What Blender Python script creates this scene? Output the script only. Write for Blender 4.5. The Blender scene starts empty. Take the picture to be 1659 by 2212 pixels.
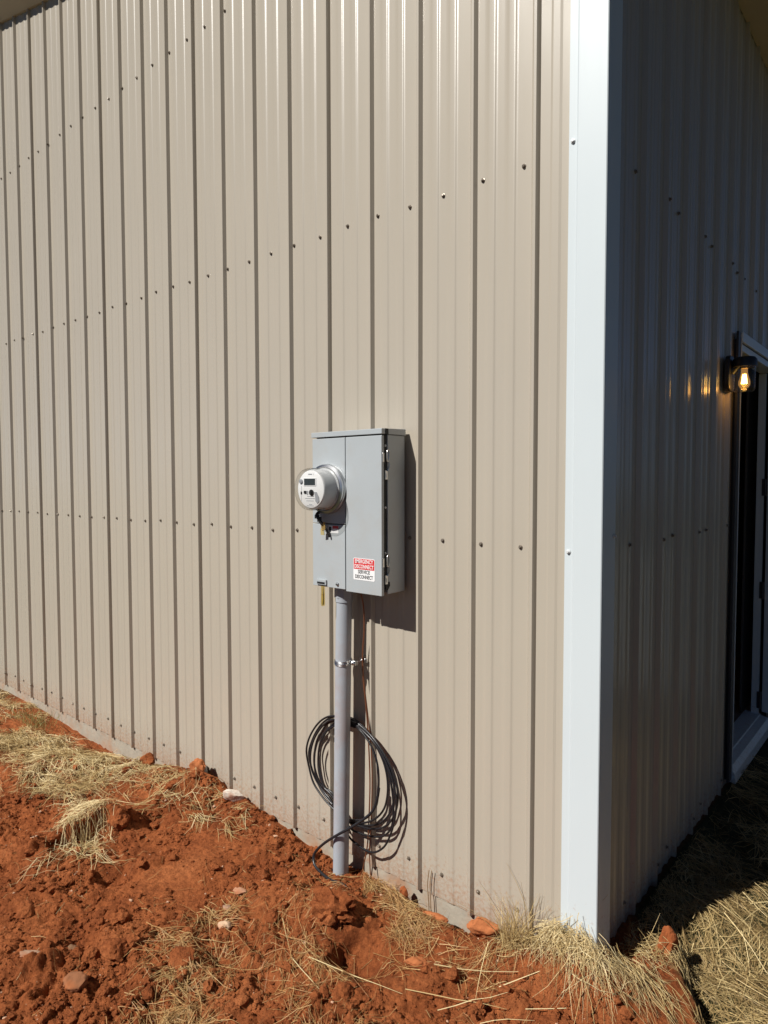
import bpy, bmesh, math, random
import numpy as np
from mathutils import Vector, Matrix, noise as mnoise

random.seed(7)
rng = np.random.default_rng(11)
S = bpy.context.scene
COL = S.collection
R = math.radians

# ------------------------------------------------------------------ camera
cam_d = bpy.data.cameras.new('camera')
cam = bpy.data.objects.new('camera', cam_d)
COL.objects.link(cam)
yaw, pit, roll = -0.7021, -0.0460, -0.0016
F = Vector((math.sin(yaw) * math.cos(pit), math.cos(yaw) * math.cos(pit), math.sin(pit)))
Rv = Vector((math.cos(yaw), -math.sin(yaw), 0))
Uv = Rv.cross(F)
R2 = Rv * math.cos(roll) + Uv * math.sin(roll)
U2 = Uv * math.cos(roll) - Rv * math.sin(roll)
M = Matrix((R2, U2, -F)).transposed().to_4x4()
M.translation = Vector((0.7946, -1.9334, 1.4783))
cam.matrix_world = M
cam_d.sensor_fit = 'VERTICAL'
cam_d.sensor_height = 36
cam_d.sensor_width = 27
cam_d.lens = 1435.07 / 2212 * 36
cam_d.clip_start = 0.05
cam_d.clip_end = 600
S.camera = cam

# ------------------------------------------------------------------ light
SUN_TO = Vector((-0.045, -0.150, 0.151)).normalized()      # direction towards the sun
sun_d = bpy.data.lights.new('sun', 'SUN')
sun_d.energy = 5.0
sun_d.angle = R(0.5)
sun_d.color = (1.0, 0.965, 0.91)
sun = bpy.data.objects.new('sun', sun_d)
sun.rotation_euler = SUN_TO.to_track_quat('Z', 'Y').to_euler()
sun.location = (-3, -9, 9)
COL.objects.link(sun)

W = bpy.data.worlds.new('World')
S.world = W
W.use_nodes = True
nt = W.node_tree
bg = nt.nodes['Background']
sky = nt.nodes.new('ShaderNodeTexSky')
sky.sky_type = 'NISHITA'
sky.sun_disc = False
sky.sun_elevation = math.asin(SUN_TO.z)
sky.sun_rotation = math.atan2(SUN_TO.x, SUN_TO.y)
sky.altitude = 2500
sky.air_density = 0.33
sky.dust_density = 0.0
sky.ozone_density = 1.0
nt.links.new(sky.outputs[0], bg.inputs[0])
bg.inputs[1].default_value = 0.05

S.view_settings.view_transform = 'Standard'
S.view_settings.look = 'None'
S.view_settings.exposure = 0.17
S.view_settings.gamma = 1
S.view_settings.use_curve_mapping = False
S.render.engine = 'CYCLES'
S.cycles.max_bounces = 8
S.cycles.transparent_max_bounces = 16

# ------------------------------------------------------------------ helpers
def tag(o, label=None, cat=None, group=None, kind=None):
    if label: o['label'] = label
    if cat: o['category'] = cat
    if group: o['group'] = group
    if kind: o['kind'] = kind
    return o

def empty(name, loc, label, cat, group=None):
    o = bpy.data.objects.new(name, None)
    o.empty_display_size = 0.1
    o.location = loc
    COL.objects.link(o)
    return tag(o, label, cat, group)

def link(name, me, mat=None, parent=None, smooth=None, bevel=0, loc=None):
    o = bpy.data.objects.new(name, me)
    if mat is not None and not me.materials:
        me.materials.append(mat)
    COL.objects.link(o)
    if smooth is not None:
        me.polygons.foreach_set('use_smooth', [True] * len(me.polygons))
        me.set_sharp_from_angle(angle=R(smooth))
    if loc is not None:
        o.location = loc
    if parent is not None:
        o.parent = parent
        if parent.parent is not None:
            off = parent.location + parent.parent.location
        else:
            off = parent.location
        if loc is None:
            o.location = -Vector(off)          # mesh data is in world coordinates
        else:
            o.location = Vector(loc) - Vector(off)
    if bevel:
        b = o.modifiers.new('bevel', 'BEVEL')
        b.width = bevel
        b.segments = 2
        b.limit_method = 'ANGLE'
    return o

class MB:
    def __init__(s):
        s.v = []
        s.f = []
    def add(s, vs, fs):
        b = len(s.v)
        s.v += [tuple(p) for p in vs]
        s.f += [tuple(b + i for i in q) for q in fs]
        return s
    def box(s, x0, x1, y0, y1, z0, z1):
        v = [(x, y, z) for x in (x0, x1) for y in (y0, y1) for z in (z0, z1)]
        return s.add(v, [(0, 1, 3, 2), (4, 6, 7, 5), (0, 4, 5, 1), (2, 3, 7, 6), (0, 2, 6, 4), (1, 5, 7, 3)])
    def extrude(s, pts, d, close=True):
        # pts: polygon list of 3d points, d: offset vector
        n = len(pts)
        d = Vector(d)
        v = [Vector(p) for p in pts] + [Vector(p) + d for p in pts]
        f = [(i, (i + 1) % n, n + (i + 1) % n, n + i) for i in range(n if close else n - 1)]
        if close:
            f += [tuple(range(n))[::-1], tuple(range(n, 2 * n))]
        return s.add(v, f)
    def lathe(s, prof, org, ax=(0, 0, 1), n=24, caps=True):
        # prof: list of (r, h); axis ax through org
        ax = Vector(ax).normalized()
        u = ax.orthogonal().normalized()
        w = ax.cross(u)
        org = Vector(org)
        v = []
        for r, h in prof:
            for i in range(n):
                a = 2 * math.pi * i / n
                v.append(org + ax * h + (u * math.cos(a) + w * math.sin(a)) * r)
        f = []
        for k in range(len(prof) - 1):
            for i in range(n):
                j = (i + 1) % n
                f.append((k * n + i, k * n + j, (k + 1) * n + j, (k + 1) * n + i))
        if caps:
            if prof[0][0] > 1e-6: f.append(tuple(range(n))[::-1])
            if prof[-1][0] > 1e-6: f.append(tuple((len(prof) - 1) * n + i for i in range(n)))
        return s.add(v, f)
    def tube(s, pts, r, n=8, closed=False):
        pts = [Vector(p) for p in pts]
        m = len(pts)
        rr = r if hasattr(r, '__len__') else [r] * m
        v = []
        prev = None
        for i, p in enumerate(pts):
            if closed:
                t = pts[(i + 1) % m] - pts[i - 1]
            else:
                t = pts[min(i + 1, m - 1)] - pts[max(i - 1, 0)]
            t.normalize()
            if prev is None:
                u = t.orthogonal().normalized()
            else:
                u = prev - t * prev.dot(t)
                u = u.normalized() if u.length > 1e-6 else t.orthogonal().normalized()
            prev = u
            w = t.cross(u)
            for k in range(n):
                a = 2 * math.pi * k / n
                v.append(p + (u * math.cos(a) + w * math.sin(a)) * rr[i])
        f = []
        for i in range(m if closed else m - 1):
            for k in range(n):
                a, b = i * n, ((i + 1) % m) * n
                f.append((a + k, a + (k + 1) % n, b + (k + 1) % n, b + k))
        if not closed:
            f += [tuple(range(n))[::-1], tuple((m - 1) * n + k for k in range(n))]
        return s.add(v, f)
    def mesh(s, name):
        me = bpy.data.meshes.new(name)
        me.from_pydata(s.v, [], s.f)
        bm = bmesh.new()
        bm.from_mesh(me)
        bmesh.ops.recalc_face_normals(bm, faces=bm.faces)
        bm.to_mesh(me)
        bm.free()
        me.update()
        return me
    def obj(s, name, mat, parent=None, smooth=None, bevel=0, loc=None):
        return link(name, s.mesh(name), mat, parent, smooth, bevel, loc)

def catmull(pts, k=6, closed=False):
    P = [Vector(p) for p in pts]
    n = len(P)
    out = []
    rng_ = range(n if closed else n - 1)
    for i in rng_:
        p0 = P[(i - 1) % n] if closed or i > 0 else P[0]
        p1 = P[i]
        p2 = P[(i + 1) % n]
        p3 = P[(i + 2) % n] if closed or i + 2 < n else P[-1]
        for j in range(k):
            t = j / k
            out.append(0.5 * ((2 * p1) + (p2 - p0) * t + (2 * p0 - 5 * p1 + 4 * p2 - p3) * t * t + (3 * p1 - p0 - 3 * p2 + p3) * t ** 3))
    if not closed: out.append(P[-1])
    return out

def resample(pts, n):
    P = np.array(pts, float)
    d = np.r_[0, np.cumsum(np.linalg.norm(np.diff(P, axis=0), axis=1))]
    t = np.linspace(0, d[-1], n)
    return np.stack([np.interp(t, d, P[:, i]) for i in range(P.shape[1])], 1)

# ------------------------------------------------------------------ materials
def mat(name, col, rough=0.5, metal=0.0, spec=0.5, var=0.0, var_scale=4.0, bump=0.0, bump_scale=60.0,
        stain=None, stain_amt=0.0, stain_scale=3.0, trans=0.0):
    m = bpy.data.materials.new(name)
    m.use_nodes = True
    n = m.node_tree
    b = n.nodes['Principled BSDF']
    b.inputs['Base Color'].default_value = (*col, 1)
    b.inputs['Roughness'].default_value = rough
    b.inputs['Metallic'].default_value = metal
    b.inputs['Specular IOR Level'].default_value = spec
    tc = n.nodes.new('ShaderNodeTexCoord')
    last = None
    if var:
        nz = n.nodes.new('ShaderNodeTexNoise')
        nz.inputs['Scale'].default_value = var_scale
        nz.inputs['Detail'].default_value = 6
        n.links.new(tc.outputs['Object'], nz.inputs['Vector'])
        mx = n.nodes.new('ShaderNodeMix')
        mx.data_type = 'RGBA'
        mx.inputs['A'].default_value = (*[c * (1 - var) for c in col], 1)
        mx.inputs['B'].default_value = (*[min(1, c * (1 + var)) for c in col], 1)
        n.links.new(nz.outputs['Fac'], mx.inputs['Factor'])
        last = mx.outputs['Result']
    if stain:
        nz = n.nodes.new('ShaderNodeTexNoise')
        nz.inputs['Scale'].default_value = stain_scale
        nz.inputs['Detail'].default_value = 8
        nz.inputs['Roughness'].default_value = 0.65
        n.links.new(tc.outputs['Object'], nz.inputs['Vector'])
        rp = n.nodes.new('ShaderNodeValToRGB')
        rp.color_ramp.elements[0].position = 0.48
        rp.color_ramp.elements[1].position = 0.68
        rp.color_ramp.elements[0].color = (0, 0, 0, 1)
        rp.color_ramp.elements[1].color = (stain_amt,) * 3 + (1,)
        n.links.new(nz.outputs['Fac'], rp.inputs[0])
        mx = n.nodes.new('ShaderNodeMix')
        mx.data_type = 'RGBA'
        if last is not None: n.links.new(last, mx.inputs['A'])
        else: mx.inputs['A'].default_value = (*col, 1)
        mx.inputs['B'].default_value = (*stain, 1)
        n.links.new(rp.outputs[0], mx.inputs['Factor'])
        last = mx.outputs['Result']
    if last is not None:
        n.links.new(last, b.inputs['Base Color'])
    if bump:
        nz = n.nodes.new('ShaderNodeTexNoise')
        nz.inputs['Scale'].default_value = bump_scale
        nz.inputs['Detail'].default_value = 5
        n.links.new(tc.outputs['Object'], nz.inputs['Vector'])
        bp = n.nodes.new('ShaderNodeBump')
        bp.inputs['Strength'].default_value = 1.0
        bp.inputs['Distance'].default_value = bump
        n.links.new(nz.outputs['Fac'], bp.inputs['Height'])
        n.links.new(bp.outputs[0], b.inputs['Normal'])
    return m

def panel_mat(name, col, rough, spec=.5):
    """coil coated steel: fine orange peel, very slight oil canning, dust"""
    m = mat(name, col, rough, spec=spec, var=0.03, var_scale=2.2)
    n = m.node_tree
    b = n.nodes['Principled BSDF']
    tc = next(x for x in n.nodes if x.type == 'TEX_COORD')
    mp = n.nodes.new('ShaderNodeMapping')
    mp.inputs['Scale'].default_value = (1, 1, 0.35)
    n.links.new(tc.outputs['Object'], mp.inputs['Vector'])
    big = n.nodes.new('ShaderNodeTexNoise'); big.inputs['Scale'].default_value = 5.5; big.inputs['Detail'].default_value = 2
    fine = n.nodes.new('ShaderNodeTexNoise'); fine.inputs['Scale'].default_value = 420; fine.inputs['Detail'].default_value = 2
    n.links.new(mp.outputs[0], big.inputs['Vector'])
    n.links.new(tc.outputs['Object'], fine.inputs['Vector'])
    b1 = n.nodes.new('ShaderNodeBump'); b1.inputs['Distance'].default_value = 0.004; b1.inputs['Strength'].default_value = 0.55
    b2 = n.nodes.new('ShaderNodeBump'); b2.inputs['Distance'].default_value = 0.00025; b2.inputs['Strength'].default_value = 0.6
    n.links.new(big.outputs['Fac'], b1.inputs['Height'])
    n.links.new(fine.outputs['Fac'], b2.inputs['Height'])
    n.links.new(b1.outputs[0], b2.inputs['Normal'])
    n.links.new(b2.outputs[0], b.inputs['Normal'])
    # red clay splashed on the lowest hand's breadth, thinning upwards in spots
    sx = n.nodes.new('ShaderNodeSeparateXYZ'); n.links.new(tc.outputs['Object'], sx.inputs[0])
    mr = n.nodes.new('ShaderNodeMapRange'); mr.inputs['From Min'].default_value = .26; mr.inputs['From Max'].default_value = -.05
    n.links.new(sx.outputs['Z'], mr.inputs['Value'])
    sp = n.nodes.new('ShaderNodeTexNoise'); sp.inputs['Scale'].default_value = 75; sp.inputs['Detail'].default_value = 6; sp.inputs['Roughness'].default_value = .7
    n.links.new(tc.outputs['Object'], sp.inputs['Vector'])
    ad = n.nodes.new('ShaderNodeMath'); ad.operation = 'MULTIPLY_ADD'; ad.inputs[1].default_value = .34
    n.links.new(mr.outputs[0], ad.inputs[0]); n.links.new(sp.outputs['Fac'], ad.inputs[2])
    cr = n.nodes.new('ShaderNodeMapRange'); cr.inputs['From Min'].default_value = .70; cr.inputs['From Max'].default_value = .98; cr.inputs['To Max'].default_value = .7
    n.links.new(ad.outputs[0], cr.inputs['Value'])
    mx = n.nodes.new('ShaderNodeMix'); mx.data_type = 'RGBA'; mx.inputs['B'].default_value = (.34, .16, .08, 1)
    src = b.inputs['Base Color'].links[0].from_socket
    n.links.new(src, mx.inputs['A']); n.links.new(cr.outputs[0], mx.inputs['Factor'])
    n.links.new(mx.outputs['Result'], b.inputs['Base Color'])
    return m

PANEL = panel_mat('tan painted steel', (0.43, 0.383, 0.312), 0.27, 0.8)
WHITE = panel_mat('white painted steel', (0.575, 0.63, 0.65), 0.36, 0.4)
SOFFIT = mat('tan soffit steel', (0.68, 0.55, 0.39), 0.45, var=0.05)
GREY = mat('light grey enamel', (0.395, 0.425, 0.44), 0.34, var=0.07, var_scale=6, stain=(.36, .31, .25), stain_amt=.22, stain_scale=7, bump=0.0002, bump_scale=350)
PVC = mat('grey pvc', (0.36, 0.388, 0.425), 0.5, var=0.05, var_scale=14, bump=0.0003, bump_scale=90,
          stain=(0.34, 0.14, 0.06), stain_amt=0.35, stain_scale=5)
BLACK = mat('black plastic', (0.015, 0.015, 0.016), 0.4)
GASKET = mat('black gasket', (0.006, 0.006, 0.006), 0.7)
CABLE = mat('black cable sheath', (0.016, 0.015, 0.017), 0.32, var=0.2, var_scale=20)
COPPER = mat('brown copper wire', (0.26, 0.10, 0.05), 0.42, metal=0.55, var=0.3, var_scale=30)
ZINC = mat('galvanised metal', (0.62, 0.62, 0.62), 0.28, metal=1.0, var=0.2, var_scale=40)
SCREW = mat('tan screw head', (0.20, 0.165, 0.13), 0.3, metal=0.35)
SCREW_W = mat('white screw head', (0.62, 0.63, 0.63), 0.3)
RUBBER = mat('rubber washer', (0.02, 0.02, 0.02), 0.7)
CONCRETE = mat('concrete footing', (0.36, 0.32, 0.255), 0.9, var=0.28, var_scale=9, bump=0.003, bump_scale=40,
               stain=(0.36, 0.17, 0.08), stain_amt=0.85, stain_scale=3.1)
DARKTRIM = mat('dark trim', (0.03, 0.03, 0.035), 0.5)
FACE = mat('white meter face', (0.80, 0.80, 0.80), 0.4)
MGREY = mat('grey meter drum', (0.52, 0.53, 0.54), 0.25)
LCD = mat('dark display', (0.035, 0.04, 0.035), 0.2)
PRINT = mat('grey print', (0.30, 0.31, 0.33), 0.5)
LABW = mat('white label', (0.80, 0.80, 0.80), 0.4)
LABR = mat('red label', (0.62, 0.035, 0.04), 0.4)
INK = mat('black ink', (0.012, 0.012, 0.012), 0.5)
AMBER = mat('amber plastic', (0.46, 0.39, 0.19), 0.25)
BRASS = mat('yellow tag', (0.40, 0.27, 0.09), 0.4)
INTER = mat('interior board', (0.10, 0.09, 0.08), 0.9)

def clear(name, tint, amount=0.9):
    m = bpy.data.materials.new(name)
    m.use_nodes = True
    n = m.node_tree
    n.nodes.remove(n.nodes['Principled BSDF'])
    out = n.nodes['Material Output']
    t = n.nodes.new('ShaderNodeBsdfTransparent'); t.inputs[0].default_value = (*tint, 1)
    g = n.nodes.new('ShaderNodeBsdfGlossy'); g.inputs['Roughness'].default_value = 0.04
    fr = n.nodes.new('ShaderNodeFresnel')
    geo = n.nodes.new('ShaderNodeNewGeometry')      # thin wall: same reflectance from inside and outside
    mr = n.nodes.new('ShaderNodeMapRange'); mr.inputs['To Min'].default_value = 1.45; mr.inputs['To Max'].default_value = 1 / 1.45
    n.links.new(geo.outputs['Backfacing'], mr.inputs['Value'])
    n.links.new(mr.outputs[0], fr.inputs[0])
    mx = n.nodes.new('ShaderNodeMixShader')
    n.links.new(fr.outputs[0], mx.inputs[0])
    n.links.new(t.outputs[0], mx.inputs[1])
    n.links.new(g.outputs[0], mx.inputs[2])
    n.links.new(mx.outputs[0], out.inputs[0])
    return m
POLY = clear('clear polycarbonate', (0.93, 0.93, 0.92))
JAR = clear('ribbed lamp glass', (0.95, 0.95, 0.93))
AMB_CLEAR = clear('amber clear plastic', (0.92, 0.84, 0.58))

def emit(name, col, s):
    m = bpy.data.materials.new(name)
    m.use_nodes = True
    n = m.node_tree
    b = n.nodes['Principled BSDF']
    b.inputs['Base Color'].default_value = (0.1, 0.06, 0.02, 1)
    b.inputs['Emission Color'].default_value = (*col, 1)
    b.inputs['Emission Strength'].default_value = s
    return m
FILAMENT = emit('lit filament', (1.0, 0.66, 0.22), 12)

def soil_mat():
    m = mat('red clay soil', (0.30, 0.08, 0.025), 0.95, spec=0.15)
    n = m.node_tree
    b = n.nodes['Principled BSDF']
    tc = next(x for x in n.nodes if x.type == 'TEX_COORD')
    def noise(scale, detail=8, rough=0.6):
        z = n.nodes.new('ShaderNodeTexNoise')
        z.inputs['Scale'].default_value = scale; z.inputs['Detail'].default_value = detail
        z.inputs['Roughness'].default_value = rough
        n.links.new(tc.outputs['Object'], z.inputs['Vector'])
        return z
    a = noise(3.2)
    r = n.nodes.new('ShaderNodeValToRGB')
    e = r.color_ramp.elements
    e[0].position = 0.30; e[0].color = (0.215, 0.058, 0.019, 1)
    e[1].position = 0.72; e[1].color = (0.43, 0.148, 0.054, 1)
    k = e.new(0.5); k.color = (0.345, 0.106, 0.036, 1)
    n.links.new(a.outputs['Fac'], r.inputs[0])
    c = noise(55, 6, 0.7)
    r2 = n.nodes.new('ShaderNodeValToRGB')
    r2.color_ramp.elements[0].position = 0.33; r2.color_ramp.elements[0].color = (0.60, 0.55, 0.52, 1)
    r2.color_ramp.elements[1].position = 0.70; r2.color_ramp.elements[1].color = (1.25, 1.25, 1.2, 1)
    n.links.new(c.outputs['Fac'], r2.inputs[0])
    mx = n.nodes.new('ShaderNodeMix'); mx.data_type = 'RGBA'; mx.blend_type = 'MULTIPLY'
    mx.inputs['Factor'].default_value = 1
    n.links.new(r.outputs[0], mx.inputs['A']); n.links.new(r2.outputs[0], mx.inputs['B'])
    # pale grains of grit
    vo = n.nodes.new('ShaderNodeTexVoronoi'); vo.inputs['Scale'].default_value = 42
    n.links.new(tc.outputs['Object'], vo.inputs['Vector'])
    r3 = n.nodes.new('ShaderNodeValToRGB')
    r3.color_ramp.elements[0].position = 0.05; r3.color_ramp.elements[0].color = (1, 1, 1, 1)
    r3.color_ramp.elements[1].position = 0.12; r3.color_ramp.elements[1].color = (0, 0, 0, 1)
    n.links.new(vo.outputs['Distance'], r3.inputs[0])
    sel = noise(30, 2)
    r4 = n.nodes.new('ShaderNodeValToRGB')
    r4.color_ramp.elements[0].position = 0.60; r4.color_ramp.elements[0].color = (0, 0, 0, 1)
    r4.color_ramp.elements[1].position = 0.64; r4.color_ramp.elements[1].color = (0.8, 0.8, 0.8, 1)
    n.links.new(sel.outputs['Fac'], r4.inputs[0])
    mul = n.nodes.new('ShaderNodeMath'); mul.operation = 'MULTIPLY'
    n.links.new(r3.outputs[0], mul.inputs[0]); n.links.new(r4.outputs[0], mul.inputs[1])
    mx2 = n.nodes.new('ShaderNodeMix'); mx2.data_type = 'RGBA'
    mx2.inputs['B'].default_value = (0.55, 0.33, 0.2, 1)
    n.links.new(mul.outputs[0], mx2.inputs['Factor']); n.links.new(mx.outputs['Result'], mx2.inputs['A'])
    # unseen ground beyond the dug-over strip: dark turf added to cut bounce light
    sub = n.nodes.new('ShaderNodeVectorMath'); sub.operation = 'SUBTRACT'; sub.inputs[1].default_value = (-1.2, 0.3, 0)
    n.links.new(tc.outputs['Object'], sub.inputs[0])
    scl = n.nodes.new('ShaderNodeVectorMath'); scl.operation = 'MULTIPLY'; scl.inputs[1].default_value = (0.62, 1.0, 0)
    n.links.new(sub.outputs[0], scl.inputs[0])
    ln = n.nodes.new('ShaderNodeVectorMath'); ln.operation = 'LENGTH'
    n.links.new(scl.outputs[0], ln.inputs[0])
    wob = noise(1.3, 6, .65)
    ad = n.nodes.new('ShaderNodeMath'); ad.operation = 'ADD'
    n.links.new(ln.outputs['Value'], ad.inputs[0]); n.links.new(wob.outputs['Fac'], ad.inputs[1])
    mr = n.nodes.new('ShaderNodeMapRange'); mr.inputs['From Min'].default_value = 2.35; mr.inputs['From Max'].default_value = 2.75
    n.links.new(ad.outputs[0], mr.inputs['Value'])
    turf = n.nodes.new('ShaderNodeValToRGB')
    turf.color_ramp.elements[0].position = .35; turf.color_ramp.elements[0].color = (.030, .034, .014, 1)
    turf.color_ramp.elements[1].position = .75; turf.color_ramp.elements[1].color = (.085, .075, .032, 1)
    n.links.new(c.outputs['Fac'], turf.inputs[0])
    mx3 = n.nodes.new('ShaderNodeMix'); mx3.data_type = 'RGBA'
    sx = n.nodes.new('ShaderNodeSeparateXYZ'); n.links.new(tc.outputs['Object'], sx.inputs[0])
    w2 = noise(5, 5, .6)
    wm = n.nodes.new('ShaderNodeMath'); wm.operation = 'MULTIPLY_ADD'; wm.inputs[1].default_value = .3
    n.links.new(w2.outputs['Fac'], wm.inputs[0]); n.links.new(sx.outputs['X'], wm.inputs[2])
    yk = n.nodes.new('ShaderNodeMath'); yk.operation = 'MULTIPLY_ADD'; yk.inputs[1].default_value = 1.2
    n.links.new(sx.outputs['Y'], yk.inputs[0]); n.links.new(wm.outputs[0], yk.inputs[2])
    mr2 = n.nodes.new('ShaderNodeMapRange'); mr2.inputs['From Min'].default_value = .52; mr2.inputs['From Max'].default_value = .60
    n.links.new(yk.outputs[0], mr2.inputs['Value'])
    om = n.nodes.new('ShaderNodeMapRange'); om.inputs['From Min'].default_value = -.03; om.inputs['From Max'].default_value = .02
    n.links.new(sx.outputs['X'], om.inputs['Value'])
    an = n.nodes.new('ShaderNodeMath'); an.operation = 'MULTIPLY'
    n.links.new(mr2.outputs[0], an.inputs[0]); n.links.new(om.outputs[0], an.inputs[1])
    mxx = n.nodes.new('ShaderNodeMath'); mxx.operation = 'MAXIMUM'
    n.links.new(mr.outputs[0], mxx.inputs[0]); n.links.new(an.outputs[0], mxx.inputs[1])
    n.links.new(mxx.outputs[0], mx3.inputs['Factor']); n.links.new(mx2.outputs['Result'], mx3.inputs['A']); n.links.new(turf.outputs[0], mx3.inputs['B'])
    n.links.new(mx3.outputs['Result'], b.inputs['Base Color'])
    f1 = noise(70, 8, 0.7); f2 = noise(260, 4, 0.6)
    b1 = n.nodes.new('ShaderNodeBump'); b1.inputs['Distance'].default_value = 0.014
    b2 = n.nodes.new('ShaderNodeBump'); b2.inputs['Distance'].default_value = 0.003
    n.links.new(f1.outputs['Fac'], b1.inputs['Height']); n.links.new(f2.outputs['Fac'], b2.inputs['Height'])
    n.links.new(b1.outputs[0], b2.inputs['Normal']); n.links.new(b2.outputs[0], b.inputs['Normal'])
    return m
SOIL = soil_mat()

def straw_mat(name, c0, c1, c2):
    m = bpy.data.materials.new(name)
    m.use_nodes = True
    n = m.node_tree
    b = n.nodes['Principled BSDF']
    b.inputs['Roughness'].default_value = 0.55
    b.inputs['Specular IOR Level'].default_value = 0.35
    at = n.nodes.new('ShaderNodeAttribute'); at.attribute_name = 'tone'
    r = n.nodes.new('ShaderNodeValToRGB')
    e = r.color_ramp.elements
    e[0].color = (*c0, 1); e[1].color = (*c2, 1)
    k = e.new(0.5); k.color = (*c1, 1)
    n.links.new(at.outputs['Fac'], r.inputs[0])
    n.links.new(r.outputs[0], b.inputs['Base Color'])
    return m
STRAW = straw_mat('dry straw', (0.24, 0.145, 0.055), (0.50, 0.36, 0.155), (0.74, 0.62, 0.36))
STRAW_RED = straw_mat('dusty straw', (0.24, 0.11, 0.04), (0.42, 0.24, 0.09), (0.60, 0.44, 0.20))
STRAW_R = straw_mat('brownish matted straw', (0.20, 0.125, 0.048), (0.47, 0.335, 0.14), (0.72, 0.57, 0.29))
GREENISH = straw_mat('half green grass', (0.10, 0.11, 0.03), (0.24, 0.21, 0.06), (0.45, 0.36, 0.14))

# ------------------------------------------------------------------ terrain
_perm = np.random.default_rng(5).permutation(512)
_perm = np.concatenate([_perm, _perm])
_ang = np.random.default_rng(6).uniform(0, 2 * np.pi, 512)
_gx, _gy = np.cos(_ang), np.sin(_ang)
def perlin(x, y):
    xi = np.floor(x).astype(int); yi = np.floor(y).astype(int)
    xf = x - xi; yf = y - yi
    u = xf ** 3 * (xf * (xf * 6 - 15) + 10); v = yf ** 3 * (yf * (yf * 6 - 15) + 10)
    def g(ix, iy, dx, dy):
        h = _perm[(_perm[ix & 511] + iy) & 511]
        return _gx[h] * dx + _gy[h] * dy
    a = g(xi, yi, xf, yf); b = g(xi + 1, yi, xf - 1, yf)
    c = g(xi, yi + 1, xf, yf - 1); d = g(xi + 1, yi + 1, xf - 1, yf - 1)
    return (a * (1 - u) + b * u) * (1 - v) + (c * (1 - u) + d * u) * v

def sst(a, b, x):
    t = np.clip((x - a) / (b - a), 0, 1)
    return t * t * (3 - 2 * t)

def gau(x, y, cx, cy, sx, sy, rot=0):
    dx, dy = x - cx, y - cy
    c, s_ = math.cos(rot), math.sin(rot)
    u, v = dx * c + dy * s_, -dx * s_ + dy * c
    return np.exp(-0.5 * ((u / sx) ** 2 + (v / sy) ** 2))

BUMPS = [  # cx, cy, sx, sy, rot, h
    (-1.62, -0.10, 0.40, 0.13, 0.0, 0.055), (-1.30, 0.0, 0.18, 0.05, 0, -0.030), (-2.15, -0.08, 0.28, 0.16, 0.0, 0.065), (-1.88, -.06, .10, .05, 0, .03), (-1.62, -.05, .06, .04, 0, .025),
    (-0.92, -0.30, 0.16, 0.075, 0.1, 0.050), (-0.655, -0.37, 0.085, 0.05, 0.2, -0.105), (-.84, -.22, .07, .045, .3, .035),
    (-0.60, -0.12, 0.18, 0.05, 0.0, 0.030), (-2.30, -0.72, 0.10, 0.09, 0.3, -0.10),
    (-2.05, -0.80, 0.12, 0.05, 0.3, 0.05), (-2.45, -0.95, 0.14, 0.08, 0.2, -0.08),
    (-2.00, -0.48, 0.16, 0.06, 0.5, 0.05), (-1.86, -0.36, 0.08, 0.03, 0.6, -0.05),
    (-1.78, -0.12, 0.05, 0.05, 0.0, -0.05), (-1.98, -0.14, 0.10, 0.035, 0.6, 0.05),
    (-2.75, -0.35, 0.4, 0.12, 0.4, 0.06), (-1.10, -0.70, 0.09, 0.05, 0.2, 0.035),
    (-1.02, -0.66, 0.05, 0.03, 0.2, -0.06), (-1.27, -0.83, 0.07, 0.04, 0.2, 0.035),
    (-1.42, -0.92, 0.04, 0.03, 0.2, -0.05), (-0.45, -0.45, 0.30, 0.15, -0.5, 0.030),
    (-0.30, -0.10, 0.10, 0.06, 0.0, 0.02), (-1.70, -0.66, 0.05, 0.03, 0, -0.045),
    (-0.80, -0.62, 0.05, 0.025, 0.3, -0.04), (-0.03, -0.03, 0.15, 0.095, 0, 0.150), (-0.55, 0.0, 0.17, 0.05, 0, -0.035), (-2.95, 0.0, 0.45, 0.10, 0, -0.045), (-2.9, -0.75, 0.10, 0.06, 0.3, -0.07), (-1.45, -0.42, 0.12, 0.05, 0.5, 0.03),
]
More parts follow.
